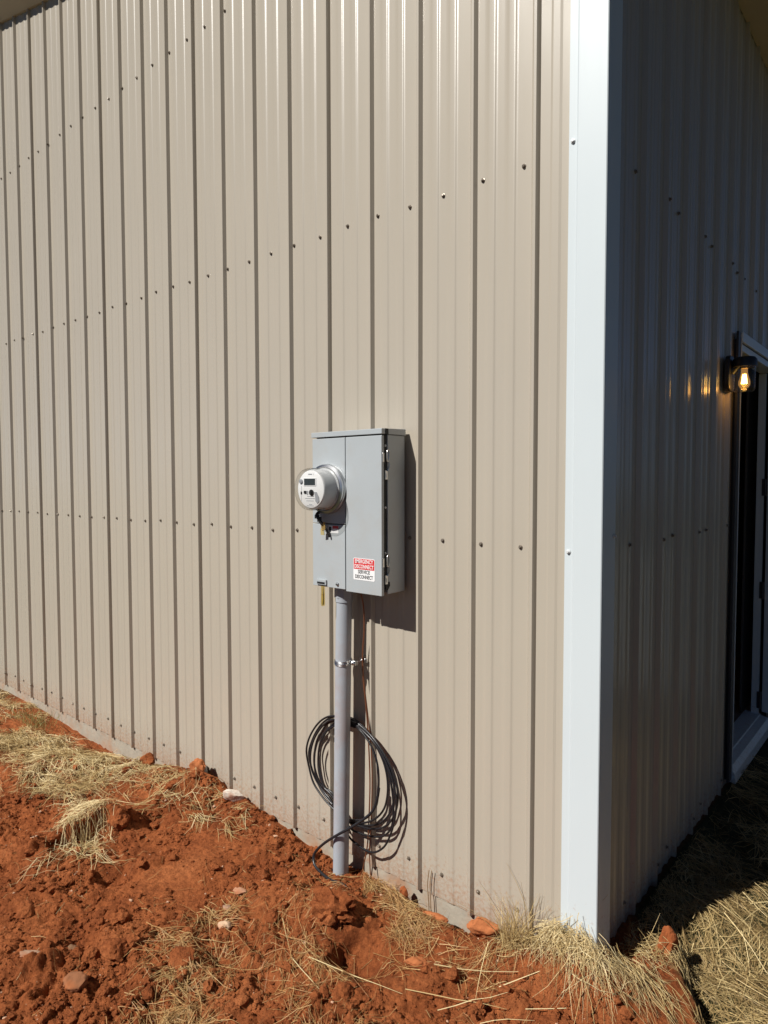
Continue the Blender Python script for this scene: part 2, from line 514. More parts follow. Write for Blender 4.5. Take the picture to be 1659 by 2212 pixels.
def height(x, y):
    x = np.asarray(x, float); y = np.asarray(y, float)
    dist = np.hypot(x + 0.5, y)
    z = -0.100 + 0.0 * x
    z = z + 0.010 * sst(-1.0, -1.4, x) * sst(-2.6, -2.2, x)
    for cx, cy, sx, sy, rot, h in BUMPS:
        z = z + h * gau(x, y, cx, cy, sx, sy, rot)
    # broken steps in the spoil, dropping towards the right
    for x0, y0, hy, sl, h, fade in ((-2.02, -.62, .24, .25, .095, .50), (-2.42, -1.0, .16, -.2, .08, .3), (-.715, -.37, .085, .15, .085, .16),
                                    (-1.62, -.52, .10, .5, .035, .12), (-1.02, -.86, .09, .2, .045, .15), (-1.40, -1.08, .10, .3, .045, .15),
                                    (-.50, -.60, .10, .4, .035, .14), (-1.30, -.20, .07, .6, .03, .12), (-.36, -.30, .07, .3, .03, .10)):
        e = x - x0 - sl * (y - y0) + 0.035 * perlin(x * 8 + 5, y * 8) + 0.014 * perlin(x * 31, y * 31 + 8)
        z = z + h * np.exp(-((y - y0) / hy) ** 2) * (1 - sst(-0.010, 0.022, e)) * np.exp(np.clip(e, -9, 0) / fade)
    # low ground right of the spoil ridge: sharp broken edge facing away from the sun
    s_ = ((x - 0.12) * 0.83 + (y - 0.33) * 0.55) + 0.050 * perlin(x * 9, y * 9) + 0.020 * perlin(x * 31, y * 31)
    al = (x - 0.12) * 0.55 - (y - 0.33) * 0.83
    step = sst(-0.012, 0.040, s_)
    ridge = np.exp(-np.clip(-s_, 0, 9) / 0.10) * (s_ < 0.02)
    on = sst(-0.10, 0.05, al)
    z = z + on * (0.012 * (1 - step) * np.where(s_ < 0, ridge, 1) - 0.085 * step)
    z = z - 0.03 * sst(0.05, 0.6, x) * (1 - on)
    z = z + 0.055 * sst(0.35, 1.4, x) * sst(-1.2, 0.5, y)
    z = z + 0.085 * np.exp(-np.clip(x, 0, 9) / 0.32) * (x > -0.05) * sst(-0.02, 0.25, y)
    # clods and lumps
    lump = sst(-0.35, 0.15, perlin(x * 1.7 + 9, y * 1.7 + 4))
    soft = 1 - 0.65 * sst(0.1, 0.5, x) * sst(-0.1, 0.4, y + 0.1)
    lump = np.maximum(lump, np.maximum(gau(x, y, -.72, -.36, .17, .12), gau(x, y, -2.25, -.80, .25, .16)))
    fade = np.clip(1.6 - dist / 9, 0.15, 1) * soft
    wallfade = 0.6 + 0.4 * sst(0.02, -0.12, y)
    n = 0.030 * perlin(x * 3.1, y * 3.1) + 0.020 * perlin(x * 7.3 + 3, y * 7.3)
    wx = x + 0.020 * perlin(x * 17 + 3, y * 17) + 0.008 * perlin(x * 43, y * 43 + 9)
    wy = y + 0.020 * perlin(x * 17, y * 17 + 31) + 0.008 * perlin(x * 43 + 21, y * 43)
    b1 = np.abs(perlin(wx * 11 + 7, wy * 11)); b2 = np.abs(perlin(wx * 24, wy * 24 + 5)); b3 = perlin(wx * 55 + 1, wy * 55)
    n = n + 0.058 * (b1 - 0.2) * lump + 0.030 * (b2 - 0.2) * lump * (0.3 + 0.7 * sst(-.3, .3, perlin(x * 4, y * 4 + 50))) + 0.014 * b3 * (0.35 + 0.65 * lump)
    n = n + 0.0075 * perlin(wx * 118, wy * 118) * (0.4 + 0.6 * lump) - 0.035 * sst(.30, .55, perlin(x * 9 + 40, y * 9)) * lump
    z = z + n * fade * wallfade
    return z

def axis(lo, hi, step, far_lo, far_hi, g=1.16):
    core = np.arange(lo, hi, step)
    a = []
    p, d = lo, step
    while p > far_lo:
        d *= g; p -= d; a.append(p)
    b = []
    p, d = core[-1], step
    while p < far_hi:
        d *= g; p += d; b.append(p)
    return np.concatenate([np.array(a[::-1]), core, np.array(b)])

def np_mesh(name, V, Fq, smooth=True):
    me = bpy.data.meshes.new(name)
    k = Fq.shape[1]
    me.vertices.add(len(V)); me.vertices.foreach_set('co', V.astype(np.float32).ravel())
    me.loops.add(Fq.size); me.loops.foreach_set('vertex_index', Fq.astype(np.int32).ravel())
    me.polygons.add(len(Fq))
    me.polygons.foreach_set('loop_start', np.arange(0, Fq.size, k, dtype=np.int32))
    me.polygons.foreach_set('use_smooth', np.full(len(Fq), smooth))
    me.update(calc_edges=True)
    return me

xs = axis(-2.9, 0.75, 0.0058, -260, 260, 1.09)
ys = axis(-1.35, 0.62, 0.0058, -260, 260, 1.09)
X, Y = np.meshgrid(xs, ys, indexing='ij')
Z = height(X, Y)
far = sst(6, 30, np.hypot(X, Y))
Z = Z * (1 - far) + far * (-0.15)
V = np.stack([X, Y, Z], -1).reshape(-1, 3)
nx, ny = len(xs), len(ys)
I = np.arange(nx * ny).reshape(nx, ny)
Q = np.stack([I[:-1, :-1], I[1:, :-1], I[1:, 1:], I[:-1, 1:]], -1).reshape(-1, 4)
ground = link('ground', np_mesh('ground', V, Q), SOIL)
tag(ground, kind='structure')

# ------------------------------------------------------------------ building
bld = empty('metal_building', (-6, 0.0, -0.1),
            'tan ribbed metal building with white corner trim and gable wall in full sun', 'building')
PB = -0.043                                  # panel bottom
roofz = lambda x: 3.63 - 0.24 * x if x > -6 else 3.63 + 0.24 * (x + 12)

def profile(n_ribs=4):
    """(u, depth) along one sheet, u grows away from the first rib's near foot; repeated every 9 in."""
    p = []
    for k in range(n_ribs):
        o = k * 0.2286
        p += [(o, 0), (o + .0075, .016), (o + .0165, .016), (o + .030, 0)]
        for a in (.083, .157):
            p += [(o + a - .006, 0), (o + a + .001, 0), (o + a + .0036, .0013), (o + a + .0062, .0026), (o + a + .0105, .0028),
                  (o + a + .026, .0027), (o + a + .030, .0024), (o + a + .034, .0012), (o + a + .038, .0001), (o + a + .048, 0)]
    p.append((n_ribs * 0.2286, 0))
    return p

def sheet_mesh(name, to3, ztop, zbot, n_ribs=4):
    pr = profile(n_ribs)
    v, f = [], []
    n = len(pr)
    for off in (0, -0.0011):
        for (u, d) in pr: v.append(to3(u, d + off, zbot))
        for (u, d) in pr: v.append(to3(u, d + off, ztop(u)))
    for i in range(n - 1):
        f.append((i, n + i, n + i + 1, i + 1))
        f.append((2 * n + i, 2 * n + i + 1, 3 * n + i + 1, 3 * n + i))
        f.append((i, i + 1, 2 * n + i + 1, 2 * n + i))
        f.append((n + i, 3 * n + i, 3 * n + i + 1, n + i + 1))
    f.append((0, 2 * n, 3 * n, n)); f.append((n - 1, 2 * n - 1, 4 * n - 1, 3 * n - 1))
    me = bpy.data.meshes.new(name)
    me.from_pydata(v, [], f)
    me.update()
    return me

# screw mesh: rubber washer, flange and hex head, along -y
def screw_mesh(name, m):
    b = MB().lathe([(.0072, 0), (.0075, .0012), (.0068, .0024), (.0050, .0027)], (0, 0, 0), (0, -1, 0), 12)
    b.lathe([(.0050, .0026), (.0050, .0066), (.0038, .0078)], (0, 0, 0), (0, -1, 0), 6)
    me = b.mesh(name)
    me.materials.append(m)
    return me
scr_me = screw_mesh('screw', SCREW)
scw_me = screw_mesh('screw white', SCREW_W)

front_x0 = -0.2004                           # near foot of the first rib
front_sheets = []
first = True
X0 = front_x0 + 0.2286 * 0                   # the first sheet has its rib at front_x0
# strip between the corner trim and the first rib
b = MB()
b.extrude([(-0.02, 0, PB), (front_x0, 0, PB), (front_x0, .0011, PB), (-0.02, .0011, PB)], (0, 0, 3.72 - PB))
for a in (0.083, 0.157):
    x = front_x0 + 0.2286 - a
    b.extrude([(x, -.0001, PB), (x - .008, -.0026, PB), (x - .030, -.0026, PB), (x - .038, -.0001, PB)], (0, 0, 3.72 - PB))
strip = b.obj('wall_panel', PANEL, bld)
front_sheets.append((-0.02, front_x0, strip))
for k in range(13):
    x0 = front_x0 - k * 0.9144
    if x0 < -11.5: break
    x1 = x0 - 0.9144
    me = sheet_mesh('wall_panel', lambda u, d, z, x0=x0: (x0 - u, -d, z), lambda u, x0=x0: roofz(x0 - u) + 0.06, PB)
    o = link('wall_panel', me, PANEL, bld, smooth=35)
    front_sheets.append((x0, x1, o))

def put_screw(me, pos, parent, rz=0.0, jit=0.15):
    o = bpy.data.objects.new('screw', me)
    COL.objects.link(o)
    o.parent = parent
    off = parent.location + (parent.parent.location if parent.parent else Vector())
    o.location = Vector(pos) - off
    o.rotation_euler = (random.uniform(-jit, jit), random.uniform(0, 1.0), rz + random.uniform(-jit, jit))
    return o

rows = [0.052, 1.268, 2.472, 3.63]
for zi, z in enumerate(rows):
    for k in range(29):
        x = -0.258 - 0.1532 * k + random.uniform(-.004, .004)
        zz = z + random.uniform(-.005, .005)
        if -1.08 < x < -0.73 and zi == 1: continue
        par = next(o for a, b_, o in front_sheets if b_ - 1e-6 <= x <= a + 1e-6)
        # depth of the panel at x
        u = (front_x0 - x) % 0.2286
        d = np.interp(u, [q[0] for q in profile(1)], [q[1] for q in profile(1)])
        put_screw(scr_me, (x, -d - .0002, zz), par)

# side wall (plane x = 0, faces +x)
DY0, DY1, DZ0, DZ1 = 1.62, 2.50, 0.06, 2.135          # doorway
side_y0 = 0.085
side_sheets = []
def side_sheet(y0, n_ribs, zb, zt):
    me = sheet_mesh('wall_panel', lambda u, d, z: (d, y0 + u, z), lambda u: zt, zb, n_ribs)
    me.flip_normals()
    o = link('wall_panel', me, PANEL, bld, smooth=35)
    side_sheets.append((y0, y0 + n_ribs * .2286, zb, zt, o))
    return o
b = MB().extrude([(0, 0.02, PB), (0, side_y0, PB), (-.0011, side_y0, PB), (-.0011, .02, PB)], (0, 0, 3.70 - PB))
b.obj('wall_panel', PANEL, bld)
side_sheet(side_y0, 4, PB, 3.70)
y = side_y0 + .9144
side_sheet(y, 3, PB, 3.70)                            # runs to 1.685: trimmed by the door casing
y += 3 * .2286
side_sheet(y, 4, DZ1 + 0.02, 3.70)                    # over the door
y += 4 * .2286
for k in range(7):
    side_sheet(y, 4, PB, 3.70)
    y += .9144
yend = y
rows = rows[:3]
sy = [0.255, 0.558, 0.706, 1.012, 1.165, 1.468, 1.62, 1.77, 2.03, 2.18, 2.49, 2.63]
scr_side = scr_me
for z in rows:
    for y_ in sy:
        if z < 2.2 and y_ > 1.58: continue
        c = [q for q in side_sheets if q[0] <= y_ < q[1] and q[2] < z < q[3]]
        if not c: continue
        u = (y_ - side_y0) % 0.2286
        d = np.interp(u, [q[0] for q in profile(1)], [q[1] for q in profile(1)])
        put_screw(scr_side, (d + .0002, y_, z + random.uniform(-.004, .004)), c[0][4], rz=math.pi / 2)

# back walls, floor slab, ceiling
MB().box(-12.0, -11.9, 0.05, yend, PB, 3.7).box(-12, 0.0, yend, yend + .1, PB, 5.0).obj('back_wall', PANEL, bld)
MB().box(-11.9, -0.12, 0.012, 0.02, 0.05, 4.9).obj('lining', INTER, bld)
MB().box(-0.14, -0.13, 0.02, DY0 - .03, 0.05, 3.6).box(-0.14, -0.13, DY1 + .06, yend, 0.05, 3.6).box(-0.14, -0.13, DY0 - .03, DY1 + .06, DZ1 + .06, 3.6).obj('lining', INTER, bld)
MB().box(-12.0, -0.004, 0.004, yend + .05, -0.42, 0.045).obj('foundation', CONCRETE, bld)

# corner trim: white angle with stepped hem
tp = [(-.097, -.0004), (-.097, -.0185), (-.072, -.0185), (-.066, -.0235), (.020, -.0235), (.0225, -.021),
      (.0225, .079), (.0175, .083), (.0008, .083), (.0008, .081), (.0160, .081), (.0205, .078), (.0205, -.019),
      (.018, -.0215), (-.065, -.0215), (-.071, -.0165), (-.095, -.0165), (-.095, -.0004)]
trim = MB().extrude([(x, y_, PB - .012) for x, y_ in tp], (0, 0, 3.66 - PB)).obj('corner_trim', WHITE, bld)
for z in (1.262, 2.49):
    put_screw(scw_me, (-.084, -.0187, z), trim)
put_screw(scw_me, (.0227, .066, 1.31), trim, rz=math.pi / 2)

# roof with slanted rake soffit and flat eave soffit
ze = 3.665
def roof_slab(xa, xb):
    za, zb = roofz(xa), roofz(xb)
    # cross-section (y, dz) swept along x
    cs = [(-0.016, 0.0), (-0.27, 0.20), (-0.27, 0.36), (yend + .3, 0.36), (yend + .3, 0.12), (0.03, 0.12), (0.03, 0.0)]
    v = [(xa, a, za + c) for a, c in cs] + [(xb, a, zb + c) for a, c in cs]
    n = len(cs)
    f = [(i, (i + 1) % n, n + (i + 1) % n, n + i) for i in range(n)] + [tuple(range(n))[::-1], tuple(range(n, 2 * n))]
    return MB().add(v, f)
roof_slab(0.33, -6).obj('roof', SOFFIT, bld)
roof_slab(-6, -12.3).obj('roof', SOFFIT, bld)
MB().box(0.003, 0.345, -0.012, yend + .2, ze, ze + .02).box(0.325, 0.347, -.012, yend + .2, ze + .02, ze + .13).obj('soffit', SOFFIT, bld)

# doorway
MB().box(0.0175, 0.028, DY0 - .055, DY0 - .003, DZ0 - .05, DZ1 + .05).box(-.03, 0.0175, DY0 - .02, DY0 - .003, DZ0 - .05, DZ1 + .02).obj('door_casing', DARKTRIM, bld)
MB().box(-.12, 0.031, DY0 - .003, DY0 + .004, DZ0 - .05, DZ1 + .05).obj('door_casing', WHITE, bld, bevel=.001)
head = MB()
head.box(0.0, 0.034, DY0 + .004, DY1 + .16, DZ1 + .008, DZ1 + .055)
head.box(-.06, 0.022, DY0 + .004, DY1 + .003, DZ1 - .028, DZ1 + .004)
head.obj('door_casing', WHITE, bld, bevel=.002)
MB().box(0.0, 0.024, DY0 + .004, DY1 + .15, DZ1 + .004, DZ1 + .008).obj('door_casing', DARKTRIM, bld)
MB().box(-.066, -.028, DY1 + .003, DY1 + .03, DZ0 - .03, DZ1 - .03).obj('door_jamb', WHITE, bld, bevel=.001)
sill = MB()
sill.extrude([(-.10, DY0 + .006, .088), (-.02, DY0 + .006, .083), (-.018, DY0 + .006, .075), (.022, DY0 + .006, .066), (.040, DY0 + .006, .035),
              (.044, DY0 + .006, -.012), (.036, DY0 + .006, -.012), (.0, DY0 + .006, .0), (-.10, DY0 + .006, .046)][::-1], (0, DY1 - DY0 + .02, 0))
sill.obj('door_sill', WHITE, bld)
door = MB().box(-0.010, 0.88, DY1 + .008, DY1 + .052, DZ0 + .04, DZ1 - .035).obj('door', WHITE, bld, bevel=.002)
for z in (0.17, 0.83, 1.44):
    MB().lathe([(.008, 0), (.008, .10)], (-.019, DY1 + .004, z - .05), (0, 0, 1), 10).box(-.036, -.010, DY1 - .001, DY1 + .0025, z - .05, z + .05).obj('hinge', DARKTRIM, door, smooth=40)

# ------------------------------------------------------------------ wall lamp
lamp = empty('wall_lamp', (0.02, 1.42, 1.96), 'lit black wall lamp with clear jar glass beside the doorway', 'lamp')
LX, LY = 0.086, 1.42
bp_pts = []
for i in range(20):
    a = 2 * math.pi * i / 20
    ca, sa = math.cos(a), math.sin(a)
    bp_pts.append((0.014, LY + .055 * math.copysign(abs(ca) ** .6, ca), 1.965 + .082 * math.copysign(abs(sa) ** .6, sa)))
MB().extrude(bp_pts, (.022, 0, 0)).obj('backplate', BLACK, lamp, bevel=.004)
MB().tube([(.03, LY, 1.975), (.05, LY, 1.995), (.075, LY, 2.018), (LX, LY, 2.022)], [.022, .016, .013, .013], 10).obj('arm', BLACK, lamp, smooth=50)
MB().lathe([(.012, 2.036), (.042, 2.032), (.050, 2.022), (.050, 1.990), (.046, 1.990), (.046, 2.018), (.012, 2.022)][::-1], (LX, LY, 0), (0, 0, 1), 28, caps=True).obj('cap', BLACK, lamp, smooth=40)
jar = []
for i in range(28):
    t = i / 27
    z = 1.994 - t * .115
    r = .045 + .0011 * math.sin(t * 60)
    if t > .86: r *= math.sqrt(max(0.0, 1 - ((t - .86) / .15) ** 2)) * .35 + .65
    jar.append((r, z))
jar.append((.012, 1.877))
MB().lathe(jar, (LX, LY, 0), (0, 0, 1), 28, caps=True).obj('glass_jar', JAR, lamp, smooth=60)
BULB = clear('lit bulb glass', (1.0, 0.86, 0.55))
_n = BULB.node_tree
_e = _n.nodes.new('ShaderNodeEmission'); _e.inputs[0].default_value = (1.0, .52, .16, 1); _e.inputs[1].default_value = .16
_a = _n.nodes.new('ShaderNodeAddShader')
_src = _n.nodes['Material Output'].inputs[0].links[0].from_socket
_n.links.new(_src, _a.inputs[0]); _n.links.new(_e.outputs[0], _a.inputs[1]); _n.links.new(_a.outputs[0], _n.nodes['Material Output'].inputs[0])
bulb = MB().lathe([(.013, 1.985), (.013, 1.965), (.018, 1.945), (.024, 1.925), (.024, 1.910), (.016, 1.897), (.004, 1.892)], (LX, LY, 0), (0, 0, 1), 18).obj('bulb', BULB, lamp, smooth=60)
MB().lathe([(.014, 2.01), (.014, 1.984)], (LX, LY, 0), (0, 0, 1), 14).obj('socket', BRASS, lamp, smooth=40)
fb = MB()
for i in range(4):
    a = math.pi / 2 * i + .4
    fb.tube([(LX + .005 * math.cos(a), LY + .005 * math.sin(a), 1.958), (LX + .010 * math.cos(a), LY + .010 * math.sin(a), 1.915)], .0036, 6)
fb.obj('filament', FILAMENT, bulb)
pl = bpy.data.lights.new('lamp_light', 'POINT')
pl.energy = 0.24
pl.color = (1.0, 0.52, 0.16)
pl.shadow_soft_size = 0.012
plo = bpy.data.objects.new('lamp_light', pl)
COL.objects.link(plo)
plo.parent = lamp
plo.location = Vector((LX, LY, 1.9)) - lamp.location

# ------------------------------------------------------------------ meter box
box = empty('meter_box', (-0.90, -0.018, 1.07), 'grey steel electric service cabinet mounted on the tan wall', 'electrical box')
BX0, BX1, BZ0, BZ1 = -1.077, -0.725, 1.070, 1.645
MB().box(BX0 + .002, BX1 - .002, -.114, -.0165, BZ0 + .003, BZ1).obj('cabinet', GREY, box, bevel=.0025)
MB().box(-.900, BX1 - .007, -.136, -.114, BZ0 + .012, BZ1 + .001).box(BX1 - .0075, BX1 + .0042, -.1335, -.1165, BZ1 + .0005, BZ1 + .0205).box(BX0 + .006, -.9, -.130, -.114, BZ0 + .01, BZ1).obj('gasket', GASKET, box)
# rain cap
MB().extrude([(BX0 - .0015, -.1525, BZ1 + .001), (BX0 - .0015, -.1525, BZ1 + .020), (BX0 - .0015, -.016, BZ1 + .024), (BX0 - .0015, -.016, BZ1 + .001)], (BX1 - BX0 + .0045, 0, 0)).obj('rain_cap', GREY, box, bevel=.0015)
# door (right) and covers (left)
MB().box(-.8995, BX1, -.150, -.136, BZ0, BZ1 - .004).obj('cabinet_door', GREY, box, bevel=.002)
MB().box(BX0, -.9045, -.148, -.130, 1.3195, BZ1 - .004).obj('cover', GREY, box, bevel=.0015)
MB().box(BX0, -.9045, -.149, -.130, BZ0 + .006, 1.3165).obj('cover', GREY, box, bevel=.0015)
# hasp slot and screw at foot of the left cover
MB().box(-1.052, -1.000, -.156, -.149, 1.083, 1.103).obj('hasp', GREY, box, bevel=.001)
MB().box(-1.046, -1.006, -.1575, -.156, 1.087, 1.094).obj('hasp_slot', GASKET, box)
o = bpy.data.objects.new('screw', screw_mesh('zinc screw', ZINC)); COL.objects.link(o); o.parent = box
o.location = Vector((-.944, -.149, 1.092)) - box.location
# bail latches on the right side
for zc in (1.537, 1.163):
    lt = MB().box(BX1 - .002, BX1 + .0025, -.1475, -.1375, zc + .010, zc + .042).obj('latch', ZINC, box, bevel=.0008)
    pts = [(BX1 + .004, -.124, zc - .022), (BX1 + .009, -.119, zc - .004), (BX1 + .007, -.121, zc + .012), (BX1 + .007, -.1285, zc + .014),
           (BX1 + .007, -.1285, zc + .047), (BX1 + .007, -.1195, zc + .050), (BX1 + .007, -.1195, zc + .012)]
    MB().tube(catmull(pts, 4), .0021, 6).obj('bail', ZINC, lt, smooth=60)
    MB().box(BX1 - .001, BX1 + .004, -.1335, -.1205, zc - .052, zc - .020).box(BX1 + .004, BX1 + .0055, -.130, -.1245, zc - .046, zc - .030).obj('keeper', ZINC, lt, bevel=.0008)
for z in (1.605, 1.385, 1.222):
    MB().lathe([(.0045, 0), (.0035, .003), (.001, .0036)], (BX1 - .0068, -.122, z), (1, 0, 0), 10).obj('rivet', SCREW_W, box, smooth=60)
MB().extrude([(BX1 - .0018, -.132, 1.112), (BX1 - .0018, -.108, 1.118), (BX1 - .0018, -.106, 1.104), (BX1 - .0018, -.118, 1.088), (BX1 - .0018, -.129, 1.094)], (.004, 0, 0)).obj('gasket_end', GASKET, box)

def lettering(txt, size, pos, m, parent, weight=0.0, sx=1.0, width=None):
    c = bpy.data.curves.new('lettering', 'FONT')
    c.body = txt
    c.size = size
    c.align_x = 'CENTER'
    c.align_y = 'CENTER'
    c.offset = weight
    c.extrude = 0.0002
    c.resolution_u = 3
    t = bpy.data.objects.new('lettering_tmp', c)
    COL.objects.link(t)
    bpy.context.view_layer.update()
    dg = bpy.context.evaluated_depsgraph_get()
    me = bpy.data.meshes.new_from_object(t.evaluated_get(dg))
    bpy.data.objects.remove(t)
    xs_ = [v.co.x for v in me.vertices]
    if width: sx = width / (max(xs_) - min(xs_))
    for v in me.vertices:
        v.co = Vector((pos[0] + v.co.x * sx, pos[1] - v.co.z, pos[2] + v.co.y))
    me.materials.clear()
    me.materials.append(m)
    return link('lettering', me, m, parent)

def rounded(x0, x1, z0, z1, r, y, corners=(1, 1, 1, 1)):
    p = []
    for (cx, cz, a0, on) in ((x1 - r, z1 - r, 0, corners[0]), (x0 + r, z1 - r, 90, corners[1]), (x0 + r, z0 + r, 180, corners[2]), (x1 - r, z0 + r, 270, corners[3])):
        if on:
            for k in range(5):
                a = R(a0 + 22.5 * k)
                p.append((cx + r * math.cos(a), y, cz + r * math.sin(a)))
        else:
            sx_ = r if cx > (x0 + x1) / 2 else -r
            sz_ = r if cz > (z0 + z1) / 2 else -r
            p.append((cx + sx_, y, cz + sz_))
    return p
lab = MB().extrude(rounded(-.861, -.757, 1.119, 1.199, .005, -.1502), (0, -.0007, 0)).obj('warning_label', LABW, box)
MB().extrude(rounded(-.859, -.759, 1.1585, 1.197, .004, -.1509, (1, 1, 0, 0)), (0, -.0003, 0)).obj('red_band', LABR, lab)
lettering('EMERGENCY', .0195, (-.809, -.1515, 1.1872), LABW, lab, .0003, width=.088)
lettering('DISCONNECT', .0195, (-.809, -.1515, 1.1685), LABW, lab, .0003, width=.092)
lettering('SERVICE', .0185, (-.809, -.1512, 1.1490), INK, lab, .0003, width=.058)
lettering('DISCONNECT', .0185, (-.809, -.1512, 1.1310), INK, lab, .0003, width=.086)
# small rating sticker in the meter's shadow
st = MB().box(-.990, -.938, -.1497, -.149, 1.284, 1.312).obj('sticker', LABW, box)
MB().box(-.968, -.938, -.1501, -.1497, 1.301, 1.312).obj('red_band', LABR, st)
MB().box(-.987, -.976, -.1501, -.1497, 1.288, 1.308).obj('pictogram', INK, st)

# ------------------------------------------------------------------ meter
MX, MZ = -0.992, 1.450
met = empty('electric_meter', (MX, -.150, MZ), 'round clear-domed electric meter with digital display on the grey cabinet', 'meter')
MB().lathe([(.080, -.002), (.0935, -.002), (.0945, .004), (.0915, .010), (.0935, .014), (.0925, .020), (.084, .023), (.080, .020)], (MX, -.148, MZ), (0, -1, 0), 64, caps=False).obj('sealing_ring', ZINC, met, smooth=50)
MB().lathe([(.079, .0), (.079, .022), (.0735, .026), (.0735, .080), (.071, .088), (.0, .088)], (MX, -.148, MZ), (0, -1, 0), 56, caps=False).obj('drum', MGREY, met, smooth=35)
fc = MB().lathe([(.069, .0881), (.069, .0905), (.067, .0915), (.0, .0915)], (MX, -.148, MZ), (0, -1, 0), 48, caps=False).obj('face_plate', FACE, met, smooth=35)
MB().lathe([(.082, .018), (.082, .024), (.0790, .028), (.0782, .094), (.0765, .102), (.072, .1065), (.060, .1080), (.0, .1085)], (MX, -.148, MZ), (0, -1, 0), 64, caps=False).obj('dome', POLY, met, smooth=60)
fy = -.148 - .0915
def fbox(n, x0, x1, z0, z1, m, h=.0012, bev=0):
    return MB().box(MX + x0, MX + x1, fy - h, fy + .0002, MZ + z0, MZ + z1).obj(n, m, fc, bevel=bev)
fbox('bezel', -.036, .030, .012, .042, FACE, .002, .001)
MB().box(MX - .032, MX + .026, fy - .0026, fy - .0018, MZ + .015, MZ + .039).obj('display', LCD, fc)
MB().lathe([(.0085, 0), (.0085, .004), (.006, .005)], (MX - .050, fy, MZ + .029), (0, -1, 0), 14).obj('optical_port', PRINT, fc, smooth=40)
MB().lathe([(.011, 0), (.011, .004), (.004, .005)], (MX + .006, fy, MZ - .012), (0, -1, 0), 14).box(MX + .001, MX + .012, fy - .008, fy - .004, MZ - .019, MZ - .007).obj('reset_switch', BLACK, fc)
fbox('button', -.034, -.022, -.016, -.006, BLACK, .003)
fbox('button', -.052, -.046, -.019, -.009, BLACK, .002)
fbox('button', -.019, -.013, -.021, -.006, PRINT, .0008)
MB().extrude([(MX + .020, fy, MZ - .010), (MX + .032, fy, MZ - .010), (MX + .044, fy, MZ - .028), (MX + .046, fy, MZ - .044), (MX + .036, fy, MZ - .052), (MX + .027, fy, MZ - .044), (MX + .026, fy, MZ - .028)], (0, -.0022, 0)).obj('tether', PRINT, fc)
pb = MB()
for x0, x1, z in ((-.018, .018, -.026), (-.030, .022, -.034), (-.022, .016, -.043), (-.008, .008, -.056), (-.020, .016, -.061)):
    pb.box(MX + x0, MX + x1, fy - .0004, fy + .0001, MZ + z - .0011, MZ + z + .0011)
pb.box(MX - .012, MX + .008, fy - .0004, fy + .0001, MZ + .053, MZ + .057).box(MX + .014, MX + .0155, fy - .0004, fy + .0001, MZ + .051, MZ + .058)
pb.obj('printed_lines', PRINT, fc)
fbox('edge_strip', -.050, -.0485, -.045, .012, PRINT, .0004)
# seal and tag under the ring
MB().tube(catmull([(MX - .030, -.168, 1.362), (MX - .034, -.176, 1.352), (MX - .024, -.180, 1.342), (MX - .018, -.176, 1.330), (MX - .010, -.172, 1.318)], 4), .0065, 7).box(MX - .044, MX - .028, -.178, -.168, 1.338, 1.352).box(MX - .028, MX - .014, -.180, -.170, 1.326, 1.345).obj('seal', BLACK, met)
MB().extrude([(MX - .016, -.172, 1.324), (MX + .003, -.168, 1.326), (MX + .001, -.164, 1.296), (MX - .012, -.170, 1.294)], (.0, -.002, .0)).obj('seal_tag', BRASS, met)
MB().extrude([(MX - .019, -.169, 1.300), (MX - .006, -.166, 1.302), (MX - .004, -.165, 1.276), (MX - .020, -.168, 1.276)], (.0, -.002, .0)).obj('seal_tag', AMBER, met)
MB().tube([(MX + .004, -.166, 1.300), (MX + .010, -.160, 1.282), (MX + .014, -.156, 1.268)], .004, 6).obj('seal', BLACK, met)

# amber barrel seal hanging under the hasp
seal = empty('barrel_seal', (-1.022, -.150, 1.082), 'small amber barrel seal hanging from the bottom of the grey cabinet', 'seal')
MB().lathe([(.006, 1.083), (.0075, 1.076), (.0075, 1.050), (.0085, 1.046)][::-1], (-1.022, -.150, 0), (0, 0, 1), 12).obj('collar', AMB_CLEAR, seal, smooth=40)
MB().lathe([(.003, 1.000), (.007, 1.002), (.008, 1.008), (.008, 1.040), (.007, 1.046)], (-1.022, -.150, 0), (0, 0, 1), 14).obj('barrel', AMB_CLEAR, seal, smooth=40)
MB().lathe([(.003, 1.005), (.0045, 1.009), (.0045, 1.030), (.002, 1.075)], (-1.022, -.150, 0), (0, 0, 1), 10).obj('lock_pin', AMBER, seal, smooth=40)

# ------------------------------------------------------------------ conduit
CT, CB = Vector((-.984, -.072, 1.073)), Vector((-1.008, -.075, -.16))
con = empty('conduit', (-1.006, -.075, -.10), 'grey plastic conduit pipe running from cabinet into red dirt', 'pipe')
def cpt(z):
    t = (z - CB.z) / (CT.z - CB.z)
    return CB.lerp(CT, t)
MB().tube([cpt(z) for z in (-.16, .2, .5, .8, 1.068)], .0312, 32).obj('pipe', PVC, con, smooth=40)
MB().tube([cpt(1.028), cpt(1.069)], .0375, 8).tube([cpt(1.012), cpt(1.03)], .0345, 24).obj('locknut', PVC, con, smooth=25)
p0 = cpt(.775)
strap = MB()
strap.tube([p0 + Vector((.0335 * math.cos(a), .0335 * math.sin(a), .006 * math.sin(a * 1.0))) for a in np.linspace(0, 2 * math.pi, 28, endpoint=False)], .0030, 6, closed=True)
for dz in (-.007, -.0035, .0035, .007):
    strap.tube([p0 + Vector((.0330 * math.cos(a), .0330 * math.sin(a), dz + .004 * math.sin(a))) for a in np.linspace(0, 2 * math.pi, 28, endpoint=False)], .0024, 6, closed=True)
strap.box(p0.x + .030, p0.x + .058, p0.y + .006, p0.y + .009, p0.z - .009, p0.z + .009)
